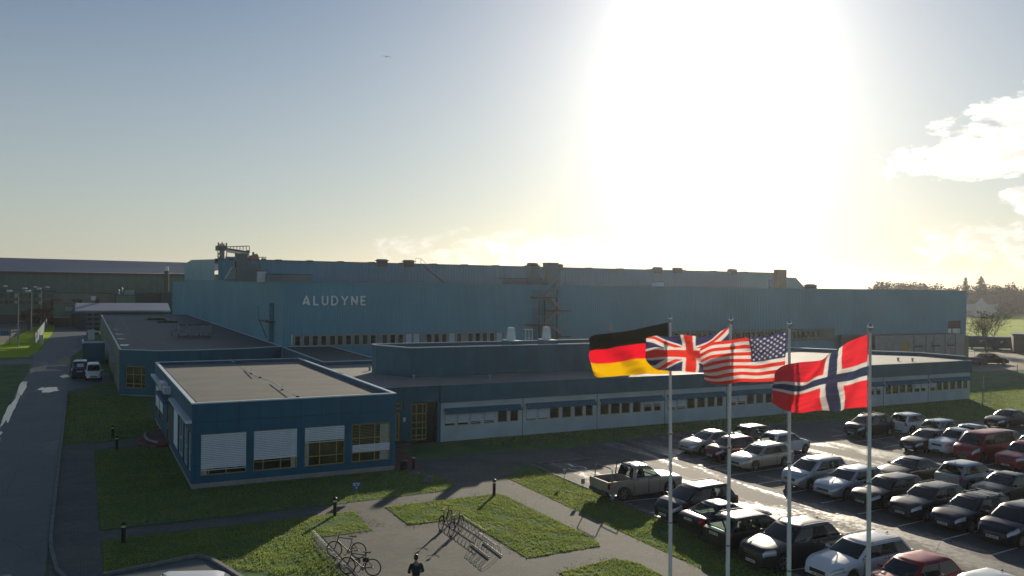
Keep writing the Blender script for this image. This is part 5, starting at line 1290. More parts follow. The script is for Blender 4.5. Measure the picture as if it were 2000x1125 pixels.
    rows_ = [xf1-.35]+([xf1-1.15] if xr1 < xf1-1.3 else [])
    for ri, sx in enumerate(rows_):
        for sy_ in (-.36, .36):
            sb = MB(); sb.box(sx-.14, sx-.02, sy_-.22, sy_+.22, belt+.045, H-.38); sb.box(sx-.13, sx-.05, sy_-.12, sy_+.12, H-.37, H-.24); sb.build('seat', M_seat, t)
    [parts[k_].build('door_pillar', M_black, t, True) for k_ in parts if k_[0] == 'P']
    if bed:
        b = MB(); zt_ = belt-.03; xb = -L/2
        for s in (-1, 1):
            pts = [xb+.05, -wb/2+.02-ar]+[-wb/2+.02-ar*math.cos(math.pi*k/8) for k in range(1, 8)]+[-wb/2+.02+ar, bed]
            for p_, q_ in zip(pts[:-1], pts[1:]):
                za, zb_ = max(.42, arch(p_)), max(.42, arch(q_)); ya, yi = s*hw*.985, s*(hw*.985-.07)
                b.add([(p_, ya*.985, za), (q_, ya*.985, zb_), (q_, ya, .8), (p_, ya, .8), (p_, ya*.975, zt_), (q_, ya*.975, zt_), (p_, yi, zt_), (q_, yi, zt_), (p_, yi, .6), (q_, yi, .6)], [(0, 1, 2, 3), (3, 2, 5, 4), (4, 5, 7, 6), (6, 7, 9, 8)])
        b.box(xb+.02, xb+.09, -hw*.97, hw*.97, .55, zt_); b.box(bed-.03, bed+.02, -hw*.9, hw*.9, .5, zt_)
        b.build('cargo_bed', pm, t, True, angle=30)
        MB().box(xb+.05, bed, -hw*.93, hw*.93, .58, .62).build('bed_floor', M_black, t); MB().box(xb-.08, xb+.03, -hw*.9, hw*.9, .42, .58).build('bumper', M_dkst, t)
        b = MB(); b.tube([(xb+.3, -hw*.9, zt_), (xb+.33, -hw*.88, H-.05), (xb+.33, -hw*.7, H+.0), (xb+.33, hw*.7, H+.0), (xb+.33, hw*.88, H-.05), (xb+.3, hw*.9, zt_)], .03, 6); b.build('roll_bar', M_greyst, t)
        b = MB(); b.tube([(bed-.04, -hw*.85, zt_), (bed-.02, -hw*.70, H+.02), (bed-.02, hw*.70, H+.02), (bed-.04, hw*.85, zt_)], .03, 6); b.build('cab_rack', M_black, t)
        b = MB(); b.tube([(.05, -.62, H-.03), (.05, -.62, H+.09), (.05, .62, H+.09), (.05, .62, H-.03)], .025, 6); b.build('roof_bar', M_greyst, t)
    # wheels
    a_, b_, k_ = wheel_mesh(wr)
    for cx_ in xw:
        for s in (-1, 1):
            wo = a_.build('wheel', M_tyre, t, True, angle=50); wo.location = (cx_, s*(hw-.115), wr); wo.rotation_euler = (0, rnd.uniform(0, 6), 0) if s < 0 else (0, rnd.uniform(0, 6), math.pi)
            b_.build('rim', M_rim, wo, False); k_.build('brake_disc', M_black, wo, False)
    # surface patches for lamps
    def srf(x_, v, s, o_=.008):
        r_ = ring(x_); i = min(int(v), 8); f = v-i; yy, zz = lerp(r_[i][0], r_[i+1][0], f), lerp(r_[i][1], r_[i+1][1], f)
        return Vector((x_, s*(yy+o_*1.2), zz+o_*.4))
    def patch(name, x0, x1, v0, v1, s, m, nx=5, nv=4, o_=.008, sk=0.):
        mb = MB(); g_ = [[srf(lerp(x0, x1, i/nx)+(sk*j/nv), lerp(v0, v1, j/nv), s, o_)+Vector((o_ if x1 > 0 else -o_, 0, 0)) for j in range(nv+1)] for i in range(nx+1)]
        mb.v = [tuple(p) for r_ in g_ for p in r_]
        mb.f = [(i*(nv+1)+j, (i+1)*(nv+1)+j, (i+1)*(nv+1)+j+1, i*(nv+1)+j+1) for i in range(nx) for j in range(nv)]
        return mb.build(name, m, t, True)
    for s in (-1, 1):
        patch('headlight', L/2-.50, L/2-.012, 4.35, 6.15 if kind != 'pickup' else 5.9, s, M_head)
        if not bed: patch('tail_light', -L/2+.012, -L/2+.26, 4.2, 6.3, s, M_tail)
        else: MB().box(-L/2+.0, -L/2+.14, s*hw*.97-.02, s*hw*.97+.02, .72, 1.02).build('tail_light', M_tail, t)
        if detail:
            # doors: thin raised skins, gaps show the joints
            d0 = xf0-.18; d1 = lerp(xf0, xr0, .50) if kind != 'coupe' else lerp(xf0, xr0, .55); d2 = xr0+.45 if not bed else bed+.05
            lo = xw[1]+ar+.03 if d2 < xw[1]+ar else d2
            for (xa, xb2) in ((d0-.02, d1+.01), (d1-.01, max(lo, d2 if d2 > lo else lo))):
                if xa-xb2 < .3: continue
                for xe in (xa, xb2): patch('door_gap', xe-.011, xe+.011, 2.2, 5.9, s, M_black, 1, 6, .010)
                do = patch('door', xb2, xa, 2.3, 5.75, s, pm, 6, 6, .007)
                hz_ = srf(xb2+.2, 5.35, s, .02); MB().box(hz_.x-.09, hz_.x+.09, hz_.y-.012, hz_.y+.012, hz_.z-.015, hz_.z+.015).build('handle', M_dkst if not chrome else M_chrome, do)
        patch('sill', xw[1]+ar+.02, xw[0]-ar-.02, .95, 2.05, s, M_black, 4, 2, .006)
        mx = xf0-.28; my = s*(hw*.93+.10)
        if chrome:
            cl_ = [Vector(rings[4][i_])+Vector((0, s*.006, 0)) for i_ in range(n) if 3 <= (i_ if i_ < nh-1 else 2*(nh-1)-1-i_)+0 < 3+len(sp) and rings[4][i_][1]*s > 0]
            cb_ = [Vector(rings[1][i_])+Vector((0, s*.006, 0)) for i_ in range(n) if 3 <= (i_ if i_ < nh-1 else 2*(nh-1)-1-i_)+0 < 3+len(sp) and rings[1][i_][1]*s > 0]
            for q_ in (cl_, cb_):
                q_.sort(key=lambda v: -v.x); MB().tube(q_, .011, 4).build('window_trim', M_chrome, t)
        mo = MB().lathe([(.0, -.10), (.07, -.085), (.09, 0), (.07, .085), (0, .10)], 10, 'y', (0, 0, 0), cap=False).build('mirror', pm, t, True, angle=60); mo.location = (mx, my, belt+.06); mo.scale = (.8, 1, .75)
        if (rails if rails is not None else T.get('rails')):
            a = hw*tum*.93; MB().tube([(xf1-.15, s*a, zroof+.02), (xf1-.3, s*a, zroof+.085), ((xf1+xr1)/2, s*a, zroof+.10), (xr1+.25, s*a, zroof+.085), (xr1+.1, s*a, zroof+.02)], .018, 6).build('roof_rail', M_greyst if grille != 9 else M_black, t)
    zn = zsh(L/2)
    nw = wd(L/2)
    b = MB(); b.box(L/2-.02, L/2+.014, -nw*.60, nw*.60, zn-.17, zn-.02); 
    b.build('grille', M_black, t)
    c_ = MB()
    for k in range(3): c_.box(L/2+.014, L/2+.024, -nw*.60, nw*.60, zn-.155+k*.062, zn-.140+k*.062)
    if grille == 2:          # tall vertical bars
        for k in range(9): c_.box(L/2+.012, L/2+.03, -nw*.55+k*nw*.1375, -nw*.53+k*nw*.1375, zn-.30, zn+.0)
    c_.build('grille_bar', M_chrome if (chrome or grille) else M_greyst, t)
    b = MB(); b.box(L/2-.05, L/2+.012, -nw*.92, nw*.92, .22, .31); b.build('lower_intake', M_black, t)
    for sgn, nm in ((1, 'number_plate'), (-1, 'number_plate')):
        e = sgn*(L/2+.016); zz = (.375 if sgn > 0 else (.78 if kind not in ('suv', 'pickup') else .62))
        po = MB().box(min(e, e+sgn*.012), max(e, e+sgn*.012), -.26, .26, zz-.055, zz+.055).build(nm, M_plate if plate == 'w' else M_gplate, t)
        dk_ = MB()
        for k in range(7):
            if k != 2: yy = -.215+k*.062; dk_.box(min(e+sgn*.012, e+sgn*.015), max(e+sgn*.012, e+sgn*.015), yy, yy+.034, zz-.03, zz+.03)
        dk_.build('plate_characters', M_black, po)
    b = MB(); b.box(-L/2-.012, -L/2+.05, -nw*.9, nw*.9, .30, .42); b.build('rear_bumper_strip', M_black, t)
    b = MB(); b.bar((xf0+.06, -.45, belt+.0), (xf0-.12, .1, belt+.06), .02, .02); b.bar((xf0+.08, .2, belt+.0), (xf0-.10, .62, belt+.06), .02, .02); b.build('wiper', M_black, t)
    if bars:
        for xx in (xf1-.5, xr1+.5):
            MB().bar((xx, -hw*.72, H+.05), (xx, hw*.72, H+.05), .06, .03).build('roof_rack_bar', M_greyst, t)
            for s in (-1, 1): MB().box(xx-.04, xx+.04, s*hw*.68-.03, s*hw*.68+.03, H-.06, H+.05).build('rack_foot', M_black, t)
    if antenna: MB().tube([(xf1-.1 if antenna == 2 else xr1+.15, 0, H-.01), ((xf1 if antenna == 2 else xr1)-.15, 0, H+.35)], .008, 4).build('antenna', M_black, t)
    else: MB().add([(xr1+.1, -.02, H-.01), (xr1+.28, 0, H-.01), (xr1+.1, .02, H-.01), (xr1+.1, 0, H+.05)], [(0, 1, 3), (1, 2, 3), (2, 0, 3)]).build('roof_fin', M_black, t)
    return t

def C(kind, colour, nx, y, nose, label, **k):   # nx: x of the nose
    L = TYPES[kind]['L']*k.get('scale', 1); return car(kind, colour, nx+L/2 if nose < 0 else nx-L/2, y, nose, label, **k)
# row along the flower strip (tails or noses at x = 25)
C('pickup', 'beige', 24.75+5.15, 37.15, 1, 'grey-beige pickup truck with roll bars, parked at the grass edge nearest the lamps')
C('mpv', 'black', 25.3, 32.45, -1, 'black people carrier with roof rails parked right of the pickup truck', rails=True, group='cars in the car park', yaw=3)
C('coupe', 'darkgrey', 24.95+4.6, 30.0, 1, 'dark grey sedan, tail to the grass, between the black people carrier and the brown estate')
C('estate', 'brown', 24.6+4.65, 27.75, 1, 'grey-brown estate car with its tail over the grass beside the dark sedan', scale=1.02)
C('suv', 'darkgrey', 24.35, 25.35, -1, 'dark grey SUV with chrome vertical bars on its grille', grille=2, rails=True, chrome=True)
C('estate', 'white', 25.5, 22.95, -1, 'white estate car near the bottom, between the dark SUV and bright red hatchback', scale=1.02, chrome=True)
C('hatch', 'red', 25.9, 20.5, -1, 'bright red hatchback with an antenna at the bottom edge', antenna=1)
C('hatch', 'silver', 26.2, 18.1, -1, 'silver car showing only its roof at the bottom right edge')
# middle row, noses to the left
C('sedan', 'champagne', 36.9, 45.0, -1, 'champagne sedan, leftmost of the middle row, near the long office wing', yaw=3)
C('hatch', 'maroon', 37.0, 42.5, -1, 'dark red hatchback between the champagne sedan and the champagne estate', yaw=2)
C('estate', 'champagne', 36.5, 39.7, -1, 'champagne estate car right of the dark red hatchback', yaw=4)
C('mpv', 'silver', 36.1, 34.7, -1, 'silver people carrier at the left end of the middle row after the empty bay', yaw=3, rails=True)
C('estate', 'silver', 36.1, 32.35, -1, 'silver estate car between the silver people carrier and the black estate', yaw=3)
C('estate', 'black', 36.35, 30.05, -1, 'black estate car with a pale sticker in its rear window', yaw=2, chrome=True)
C('estate', 'darkgrey', 36.45, 27.75, -1, 'dark grey estate car with a winged chrome grille edge, fifth along the row of five', yaw=2, chrome=True)
C('estate', 'navy', 36.6, 25.5, -1, 'dark estate car with roof bars across its roof', yaw=1, bars=True)
C('hatch', 'navy', 36.6, 23.1, -1, 'dark blue hatchback with a chrome-framed grille at the right edge', yaw=2, chrome=True, scale=1.1)
# backing onto the middle row
C('estate', 'darkgrey', 42.0+4.65, 45.4, 1, 'dark estate car behind the champagne sedan and the dark red hatchback', yaw=3)
C('hatch', 'white', 45.75, 42.5, 1, 'white hatchback facing right behind the champagne estate', yaw=3)
C('coupe', 'black', 42.0, 33.0, -1, 'black coupe with a chrome window line, alone behind the middle row', chrome=True, yaw=2)
C('suv', 'paleblue', 43.9+4.35, 30.4, 1, 'pale blue-grey SUV with a dark rear window facing right', yaw=2, rails=False, scale=.95)
C('sedan', 'darkgrey', 43.2, 27.9, -1, 'dark sedan cut off by the right edge beside the pale blue SUV', yaw=2)
# far row, noses to the left
C('mpv', 'black', 53.0, 44.75, -1, 'black people carrier with roof bars by the road at the end of the far row', bars=True, yaw=3)
C('sedan', 'black', 52.0, 39.0, -1, 'black sedan at the left end of the right-hand row beside the white pickup', yaw=2)
C('pickup', 'white', 53.0, 37.5, -1, 'white pickup with a green number plate left of the red van', yaw=2, plate='g', scale=.96)
C('van', 'red', 52.4, 35.15, -1, 'red van with a green number plate in the right-hand row', yaw=1, plate='g')
C('suv', 'red', 52.6, 32.4, -1, 'red SUV cut off by the right edge beside the red van', yaw=2, rails=True)
C('suv', 'white', 57.3+4.5, 44.2, 1, 'white SUV seen from behind with red lights near the grass', yaw=3, rails=False, scale=.96)
C('estate', 'paleblue', 57.7+4.65, 41.6, 1, 'pale blue estate car behind the black sedan, next to the white SUV', yaw=2, rails=False)
C('sedan', 'silver', 57.8+4.5, 39.2, 1, 'silver sedan half hidden behind the white pickup', yaw=2)
C('sedan', 'teal', 57.7+4.5, 36.7, 1, 'pale green-grey sedan behind the red van, facing right', yaw=2)
C('hatch', 'teal', 57.9+3.95, 34.3, 1, 'pale hatchback at the right edge between the red van and red SUV', yaw=2)
C('sedan', 'black', 67.6, 42.8, -1, 'black sedan standing alone at the upper right edge of the car park')
# left street
q = g(183, 744)
t = car('minivan', 'white', q.x, q.y+2.1, 1, 'white small van parked facing the camera beside the dark blue van', group='vans by the workshop'); t.rotation_euler = (0, 0, R_(-90))
q = g(155, 741); t = car('minivan', 'darkblue', q.x+.1, q.y+2.6, 1, 'dark blue small van with a white panel sign, left of the white van', group='vans by the workshop', scale=1.08); t.rotation_euler = (0, 0, R_(88))
MB().box(-1.95, -1.93, -.35, .25, 1.25, 1.6).build('sign_panel', M_white, t)
# far cars
q = g(1937, 711); t = car('suv', 'black', q.x, q.y, 1, 'black SUV towing a small trailer on the far right yard', group='vehicles in the yard', rails=True); t.rotation_euler = (0, 0, R_(-32))
q = g(1909, 713); tr2 = thing('small_trailer', 'small grey open trailer behind the black SUV on the far right yard', 'trailer', (q.x-.3, q.y, 0), rz=R_(-32))
MB().box(-1.2, 1.2, -.8, .8, .55, 1.15).build('box', M_dkst, tr2); MB().bar((1.2, 0, .5), (2.6, 0, .45), .08).build('drawbar', M_dkst, tr2)
for s in (-1, 1): MB().lathe([(.15, -.08), (.32, -.08), (.32, .08), (.15, .08)], 14, 'y', (0, s*.9, .32)).build('wheel', M_tyre, tr2)
for i, (px_, py_, c_, lab) in enumerate(((37, 628, 'darkgrey', 'dark car parked left of the nearest lamp in the far-left car park'), (43, 626, 'black', 'dark car with a bright roof in the far-left car park beside the lamp pole'), (50, 631, 'silver', 'car half hidden behind the bare purplish tree in the far-left car park'))):
    q = g(px_, py_); t = car('hatch', c_, q.x, q.y, 1, lab, detail=False, group='cars in the far-left car park'); t.rotation_euler = (0, 0, R_(60))
# car at the bottom left
q = g(402, 1112, 1.45); t = car('estate', 'white', 4.05, 29.6, 1, 'white car showing only its roof in the bay at the bottom left', rails=False, group='car in the near bay'); t.rotation_euler = (0, 0, R_(-22))
# ------------------------------------------------------------------ flagpoles and flags
def bearing(px_, X=20.):
    a = YAW+math.atan((px_-1000)/FPX); return X/math.tan(a)
def flag_mat():
    m = bpy.data.materials.new('flag_cloth'); m.use_nodes = True; nt = m.node_tree; N = NT(nt); p = nt.nodes['Principled BSDF']; out = nt.nodes['Material Output']
    a = N.n('ShaderNodeVertexColor'); a.layer_name = 'dye'; tc = N.n('ShaderNodeTexCoord').outputs['Object']
    wv = N.noise(tc, 60, 2, .6); c = N.mix(1., a.outputs[0], N.mix(N.ss(wv, .3, .7), c4((.92,)*3), c4((1.05,)*3)), 'MULTIPLY')
    N.put(p.inputs['Base Color'], c); p.inputs['Roughness'].default_value = .75; p.inputs['Specular IOR Level'].default_value = .2
    t = N.n('ShaderNodeBsdfTranslucent'); N.put(t.inputs[0], c); mx = N.n('ShaderNodeMixShader'); mx.inputs[0].default_value = .72
    nt.links.new(p.outputs[0], mx.inputs[1]); nt.links.new(t.outputs[0], mx.inputs[2]); nt.links.new(mx.outputs[0], out.inputs[0])
    return m
M_flag = flag_mat()
RED = (.86, .20, .17); WHT = (.86, .86, .84); NAV = (.20, .21, .34); BLK = (.075, .08, .07); GLD = (.90, .70, .03); RED2 = (.90, .08, .16)
def f_de(u, v): return BLK if v < 1/3 else (RED2 if v < 2/3 else GLD)
def f_no(u, v):
    x, y = u*22, v*16
    if 7 <= x < 9 or 7 <= y < 9: return (.19, .22, .32)
    if 6 <= x < 10 or 6 <= y < 10: return WHT
    return (.90, .18, .22)
def f_gb(u, v):
    x, y = (u-.5)*1.72, .5-v
    if abs(x) < .10 or abs(y) < .10: return RED
    if abs(x) < .165 or abs(y) < .165: return WHT
    L = math.hypot(1.72, 1.); s = 1 if x*y > 0 else -1
    d = (x*1.-s*y*1.72)/L          # signed distance to the diagonal
    if abs(d) < .105:
        k = d*(1 if x > 0 else -1)*(1 if s > 0 else 1)
        if -.01 < -k < .062: return RED
        return WHT
    return NAV
STARS = [((c+.5)/11 if 0 else (c+1)/12, (r+1)/10) for r in range(9) for c in range(11) if (r+c) % 2 == 0]
def f_us(u, v):
    if u < .43 and v < 7/13:
        cu_, cv_ = u/.43, v/(7/13)
        for sx, sy_ in STARS:
            dx, dy = (cu_-sx)*.43*1.75, (cv_-sy_)*7/13
            if abs(dx) < .04 and abs(dy) < .04:
                r_ = math.hypot(dx, dy); a = (math.atan2(dx, -dy) % (2*math.pi/5))-math.pi/5
                if r_*math.cos(abs(a)-0) < 0: continue
                # five-pointed star: edge distance
                t_ = abs(a)/(math.pi/5); R = .036*(1-(1-t_)*0) if 0 else .036/(1+1.62*(1-t_))
                if r_ < R: return (.78, .78, .76)
        return NAV
    return (.86, .20, .16) if int(v*13) % 2 == 0 else WHT
def interp(pts, t):
    n = len(pts)-1; L = [0]
    for a, b in zip(pts[:-1], pts[1:]): L.append(L[-1]+math.hypot(b[0]-a[0], b[1]-a[1]))
    s = t*L[-1]
    for i in range(n):
        if s <= L[i+1]+1e-9:
            f = (s-L[i])/max(1e-6, L[i+1]-L[i]); p0 = pts[max(0, i-1)]; p1 = pts[i]; p2 = pts[i+1]; p3 = pts[min(n, i+2)]
            return tuple(.5*((2*p1[k])+(p2[k]-p0[k])*f+(2*p0[k]-5*p1[k]+4*p2[k]-p3[k])*f*f+(3*p1[k]-p0[k]-3*p2[k]+p3[k])*f**3) for k in (0, 1))
    return pts[-1]
def flag(base, top, bot, fly, colf, label, nu=210, nv=126, amp=.16, waves=2.3, ph=0., skew=.8):
    nrm = Vector((math.sin(YAW), math.cos(YAW), 0)); bp = Vector((base[0], base[1], 0))
    vs = []; dye = []
    for j in range(nv+1):
        for i in range(nu+1):
            u, v = i/nu, j/nv; a, b = interp(top, u), interp(bot, u); x, y = lerp(a[0], b[0], v), lerp(a[1], b[1], v)
            f = interp(fly, v); e0, e1 = fly[0], fly[-1]; w_ = max(0, (u-.6)/.4)**2
            x += w_*(f[0]-lerp(e0[0], e1[0], v)); y += w_*(f[1]-lerp(e0[1], e1[1], v))
            d = ray(x, y); t_ = nrm.dot(bp-CP)/nrm.dot(d); p = CP+d*t_
            s_ = math.sin(2*math.pi*(waves*u+skew*v)+ph)*amp*min(1, u*2.6)+math.sin(2*math.pi*(waves*2.3*u-1.1*v)+ph*2)*amp*.22*min(1, u*4)+noise.noise(Vector((u*5, v*3+ph, ph)))*amp*.5*min(1, u*3)
            wr_ = noise.noise(Vector((u*3+v*2.5, (v-u*.35)*11, ph+3))); s_ += .05*wr_*min(1, u*5)+.016*noise.noise(Vector((u*9, v*26-u*6, ph)))+.012*math.sin(v*38+u*22)*max(0, .35-u)*2
            vs.append(p+nrm*s_)
            c = [0, 0, 0]
            for du, dv in ((-.3, -.3), (.3, -.3), (-.3, .3), (.3, .3), (0, 0)):
                q = colf(min(.9999, max(0, u+du/nu)), min(.9999, max(0, v+dv/nv)))
                for k in range(3): c[k] += q[k]/5
            dye.append((*c, 1.))
    me = bpy.data.meshes.new('flag'); o0 = vs[0]
    me.from_pydata([tuple(p-o0) for p in vs], [], [(j*(nu+1)+i, j*(nu+1)+i+1, (j+1)*(nu+1)+i+1, (j+1)*(nu+1)+i) for j in range(nv) for i in range(nu)])
    at = me.color_attributes.new('dye', 'FLOAT_COLOR', 'POINT')
    for k, c in enumerate(dye): at.data[k].color = c
    for p in me.polygons: p.use_smooth = True
    me.materials.append(M_flag)
    o = bpy.data.objects.new('flag', me); COL.objects.link(o); o.location = o0
    sm = o.modifiers.new('hem', 'SOLIDIFY'); sm.thickness = .004
    tag(o, label, 'flag', 'flags on the four poles'); return o
M_alu = mat('aluminium_pole', (.72, .74, .80), .4, .1, var=.06)
for px_, lx, pt, lab in ((1317.5, 1309, 630, 'leftmost of the four flagpoles, carrying the black, red and gold flag'), (1430, 1427.5, 634, 'second flagpole from the left, carrying the red, white and blue cross flag'), (1551, 1541.5, 642, 'third flagpole from the left, carrying the stars and stripes'), (1706.5, 1699.5, 650, 'rightmost flagpole, carrying the red flag with a blue and white cross')):
    Y = bearing(px_); bx_ = (20., Y); nrm = Vector((math.sin(YAW), math.cos(YAW), 0))
    d = ray(lx, pt); tp = CP+d*(nrm.dot(Vector((20, Y, 0))-CP)/nrm.dot(d)); L = tp.z; dx = Vector((tp.x-20, tp.y-Y, 0))
    t = thing('flagpole', lab, 'flagpole', (20, Y, 0), group='flagpoles by the car park')
    pts = []; rs = []
    for k in range(13):
        f = k/12; pts.append(Vector((dx.x*f**1.4, dx.y*f**1.4, L*f))); rs.append(lerp(.074, .040, f))
    MB().tube(pts, rs, 14).build('pole', M_alu, t, True)
    MB().lathe([(.10, 0), (.16, .0), (.16, .04), (.11, .05), (.10, .35), (.08, .38)], 16).build('base', M_greyst, t, True)
    for zz in (.33, .62): p = pts[int(12*zz)]; MB().lathe([(.066, -.03), (.074, 0), (.066, .03)], 12, c=(p.x, p.y, p.z)).build('collar', M_greyst, t)
    MB().lathe([(.035, 0), (.06, .03), (.05, .06), (.075, .10), (.085, .15), (.07, .21), (.03, .27), (0, .34)], 14, c=(pts[-1].x, pts[-1].y, L)).build('finial', M_chrome, t, True)
    MB().tube([p+Vector((-.075*math.cos(YAW), .075*math.sin(YAW), 0)) for p in pts[2:]], .006, 4).build('cord', M_white, t)
flag((20, bearing(1317.5)), [(1306, 629), (1280, 635), (1250, 641), (1215, 648), (1185, 652), (1160, 654), (1149, 660)], [(1311, 729), (1280, 731), (1250, 731), (1215, 733), (1190, 737), (1170, 738), (1160, 733)],
     [(1149, 660), (1152, 680), (1151, 695), (1156, 715), (1160, 733)], f_de, 'black, red and gold striped flag blowing left, leftmost of the four', amp=.20, ph=.6, waves=1.6)
flag((20, bearing(1430)), [(1424, 639), (1400, 650), (1375, 657), (1350, 656), (1330, 654), (1300, 657), (1280, 656), (1264, 661)], [(1424, 727), (1400, 727), (1370, 727), (1345, 727), (1320, 725), (1300, 723), (1285, 722), (1276, 718)],
     [(1264, 661), (1261, 680), (1261, 703), (1276, 718)], f_gb, 'blue flag with red and white crosses, second of the four flags from the left', amp=.18, ph=2.1, waves=1.9)
flag((20, bearing(1551)), [(1537, 646), (1520, 651), (1495, 657), (1470, 660), (1450, 660), (1420, 664), (1390, 670), (1369, 683)], [(1532, 742), (1510, 744), (1485, 746), (1460, 747), (1430, 748), (1405, 750), (1390, 749), (1378, 745)],
     [(1369, 683), (1368, 700), (1372, 722), (1378, 745)], f_us, 'red and white striped flag with white stars, third of the four flags', nu=280, nv=156, amp=.15, ph=3.9, waves=1.7)
flag((20, bearing(1706.5)), [(1695, 653), (1678, 659), (1655, 672), (1628, 690), (1600, 699), (1565, 707), (1540, 714), (1524, 726)], [(1694, 795), (1670, 797), (1640, 798), (1610, 800), (1585, 806), (1560, 809), (1530, 800), (1503, 785)],
     [(1524, 726), (1516, 745), (1507, 765), (1503, 785)], f_no, 'large red flag with a blue and white cross, rightmost of the four', nu=240, nv=150, amp=.30, ph=5.2, waves=1.5, skew=-.55)

# ------------------------------------------------------------------ bicycles and racks
M_frame = mat('bicycle_paint', (.02, .022, .024), .3, .4, var=0, coat=.5)
M_spoke = mat('spoke_steel', (.3, .3, .3), .4, .8, var=0)
def bicycle(rear, front, label, m, saddle=None, fender=False, light=False, col2=None):
    rear = Vector((rear[0], rear[1], 0)); front = Vector((front[0], front[1], 0)); d = (front-rear).normalized(); mid = (rear+front)/2
    t = thing('bicycle', label, 'bicycle', (mid.x, mid.y, .02), math.atan2(d.y, d.x), group='bicycles in the racks'); r = .345; wb = 1.04
    for s in (-1, 1):
        c = (s*wb/2, 0, r)
        ty = MB(); ty.tube([(c[0]+(r-.02)*math.cos(2*math.pi*k/28), 0, r+(r-.02)*math.sin(2*math.pi*k/28)) for k in range(29)], .021, 6, cap=False)
        w_ = ty.build('wheel', M_tyre, t, True)
        sp_ = MB(); sp_.tube([(c[0]+(r-.045)*math.cos(2*math.pi*k/24), 0, r+(r-.045)*math.sin(2*math.pi*k/24)) for k in range(25)], .008, 4, cap=False)
        for k in range(18): a = 2*math.pi*k/18; sp_.tube([(c[0], .02*(-1)**k, r), (c[0]+(r-.05)*math.cos(a), 0, r+(r-.05)*math.sin(a))], .0022, 3, cap=False)
        sp_.lathe([(.02, -.05), (.02, .05)], 8, 'y', c); sp_.build('rim', M_spoke, w_)
        if fender: b = MB(); b.tube([(c[0]+(r+.025)*math.cos(a), 0, r+(r+.025)*math.sin(a)) for a in [R_(20+k*14) for k in range(10)]], .018, 4); b.build('mudguard', m, t)
    bb = (-.10, 0, .29); st_ = (-.24, 0, .80); hd = (.36, 0, .84); hd2 = (.39, 0, .70)
    f = MB()
    for a, b, q in ((bb, st_, .018), (st_, hd, .018), (bb, hd2, .021), (hd, hd2, .022)): f.tube([a, b], q, 7)
    for s in (-1, 1): f.tube([bb, (-wb/2, s*.05, r)], .01, 5); f.tube([(st_[0]+.03, 0, st_[2]-.08), (-wb/2, s*.05, r)], .009, 5)
    f.build('frame', m, t, True)
    b = MB(); b.tube([hd2, (.42, 0, .62)], .02, 6)
    for s in (-1, 1): b.tube([(.42, s*.01, .64), (.44, s*.05, .58), (wb/2, s*.055, r)], .013, 6)
    b.build('fork', m, t, True)
    b = MB(); b.tube([hd, (.345, 0, .95)], .014, 6); b.tube([(.30, -.29, .98), (.38, -.12, .96), (.39, 0, .95), (.38, .12, .96), (.30, .29, .98)], .012, 6); b.build('handlebar', M_black, t, True)
    b = MB(); b.tube([st_, (-.275, 0, .92)], .014, 6); b.build('seat_post', M_spoke, t)
    MB().add([(-.42, -.08, .95), (-.42, .08, .95), (-.28, .06, .95), (-.10, .02, .94), (-.10, -.02, .94), (-.28, -.06, .95), (-.42, -.07, .90), (-.42, .07, .90), (-.28, .04, .91), (-.10, .015, .91), (-.10, -.015, .91), (-.28, -.04, .91)],
             [(0, 1, 2, 3, 4, 5), (6, 11, 10, 9, 8, 7)]+[(i, (i+1) % 6, 6+(i+1) % 6, 6+i) for i in range(6)]).build('saddle', M_black, t, True)
    b = MB(); b.lathe([(.09, .035), (.09, .045)], 16, 'y', bb); b.bar((bb[0], .05, bb[2]), (bb[0]+.12, .06, bb[2]-.12), .02); b.bar((bb[0], -.05, bb[2]), (bb[0]-.12, -.06, bb[2]+.12), .02); b.build('crank', M_spoke, t)
    b = MB(); b.box(bb[0]+.08, bb[0]+.17, .06, .15, bb[2]-.135, bb[2]-.11); b.box(bb[0]-.17, bb[0]-.08, -.15, -.06, bb[2]+.11, bb[2]+.135); b.build('pedal', M_black, t)
    b = MB(); b.tube([(bb[0], .04, bb[2]+.09), (-wb/2, .04, r+.04)], .004, 3); b.tube([(bb[0], .04, bb[2]-.09), (-wb/2, .04, r-.04)], .004, 3); b.build('chain', M_dkst, t)
    if col2: MB().box(-.34, -.12, -.05, .05, .55, .72).build('bag', M_black, t)
    return t
bicycle((10.42, 33.25), (9.42, 33.95), 'black bicycle in the left rack, the farther of the two there', M_frame)
bicycle((10.30, 31.05), (9.35, 31.75), 'dark bicycle with a small frame bag in the left rack, nearer the bottom edge', M_frame, col2=True)
q1, q2 = g(866, 1030), g(878, 1004)
bicycle((14.95, 35.45), (15.68, 36.2), 'dark bicycle seen end-on at the far end of the right rack', M_frame, fender=True)
bicycle((15.02, 34.4), (15.78, 35.12), 'dark bicycle with mudguards in the right rack, in front of the farther one', mat('grey_bicycle_paint', (.10, .11, .12), .3, .5, var=0), fender=True)
M_zinc = mat('galvanised_rack', (.26, .27, .26), .5, .4, var=.1)
def rack(x, y0, y1, label, side=1, loops=.34, two=False, z=.02):
    t = thing('bicycle_rack', label, 'bicycle rack', (x, y0, z), absolute=True)
    b = MB(); b.tube([(x-.28, y0, z+.03), (x-.28, y1, z+.03)], .018, 6); b.tube([(x+.28, y0, z+.03), (x+.28, y1, z+.03)], .018, 6); b.tube([(x+.28*side, y0, z+.50), (x+.28*side, y1, z+.50)], .010, 5)
    b.build('rail', M_zinc, t)
    n = int(abs(y1-y0)/loops)
    for k in range(n+1):
        y = y0+(y1-y0)*k/n; b = MB()
        for o_ in (-.03, .03): b.tube([(x-.28*side, y+o_, z+.04), (x-.10*side, y+o_, z+.30), (x+.22*side, y+o_, z+.50), (x+.28*side, y+o_, z+.06)], .008, 4)
        b.build('wheel_holder', M_zinc, t)
    return t
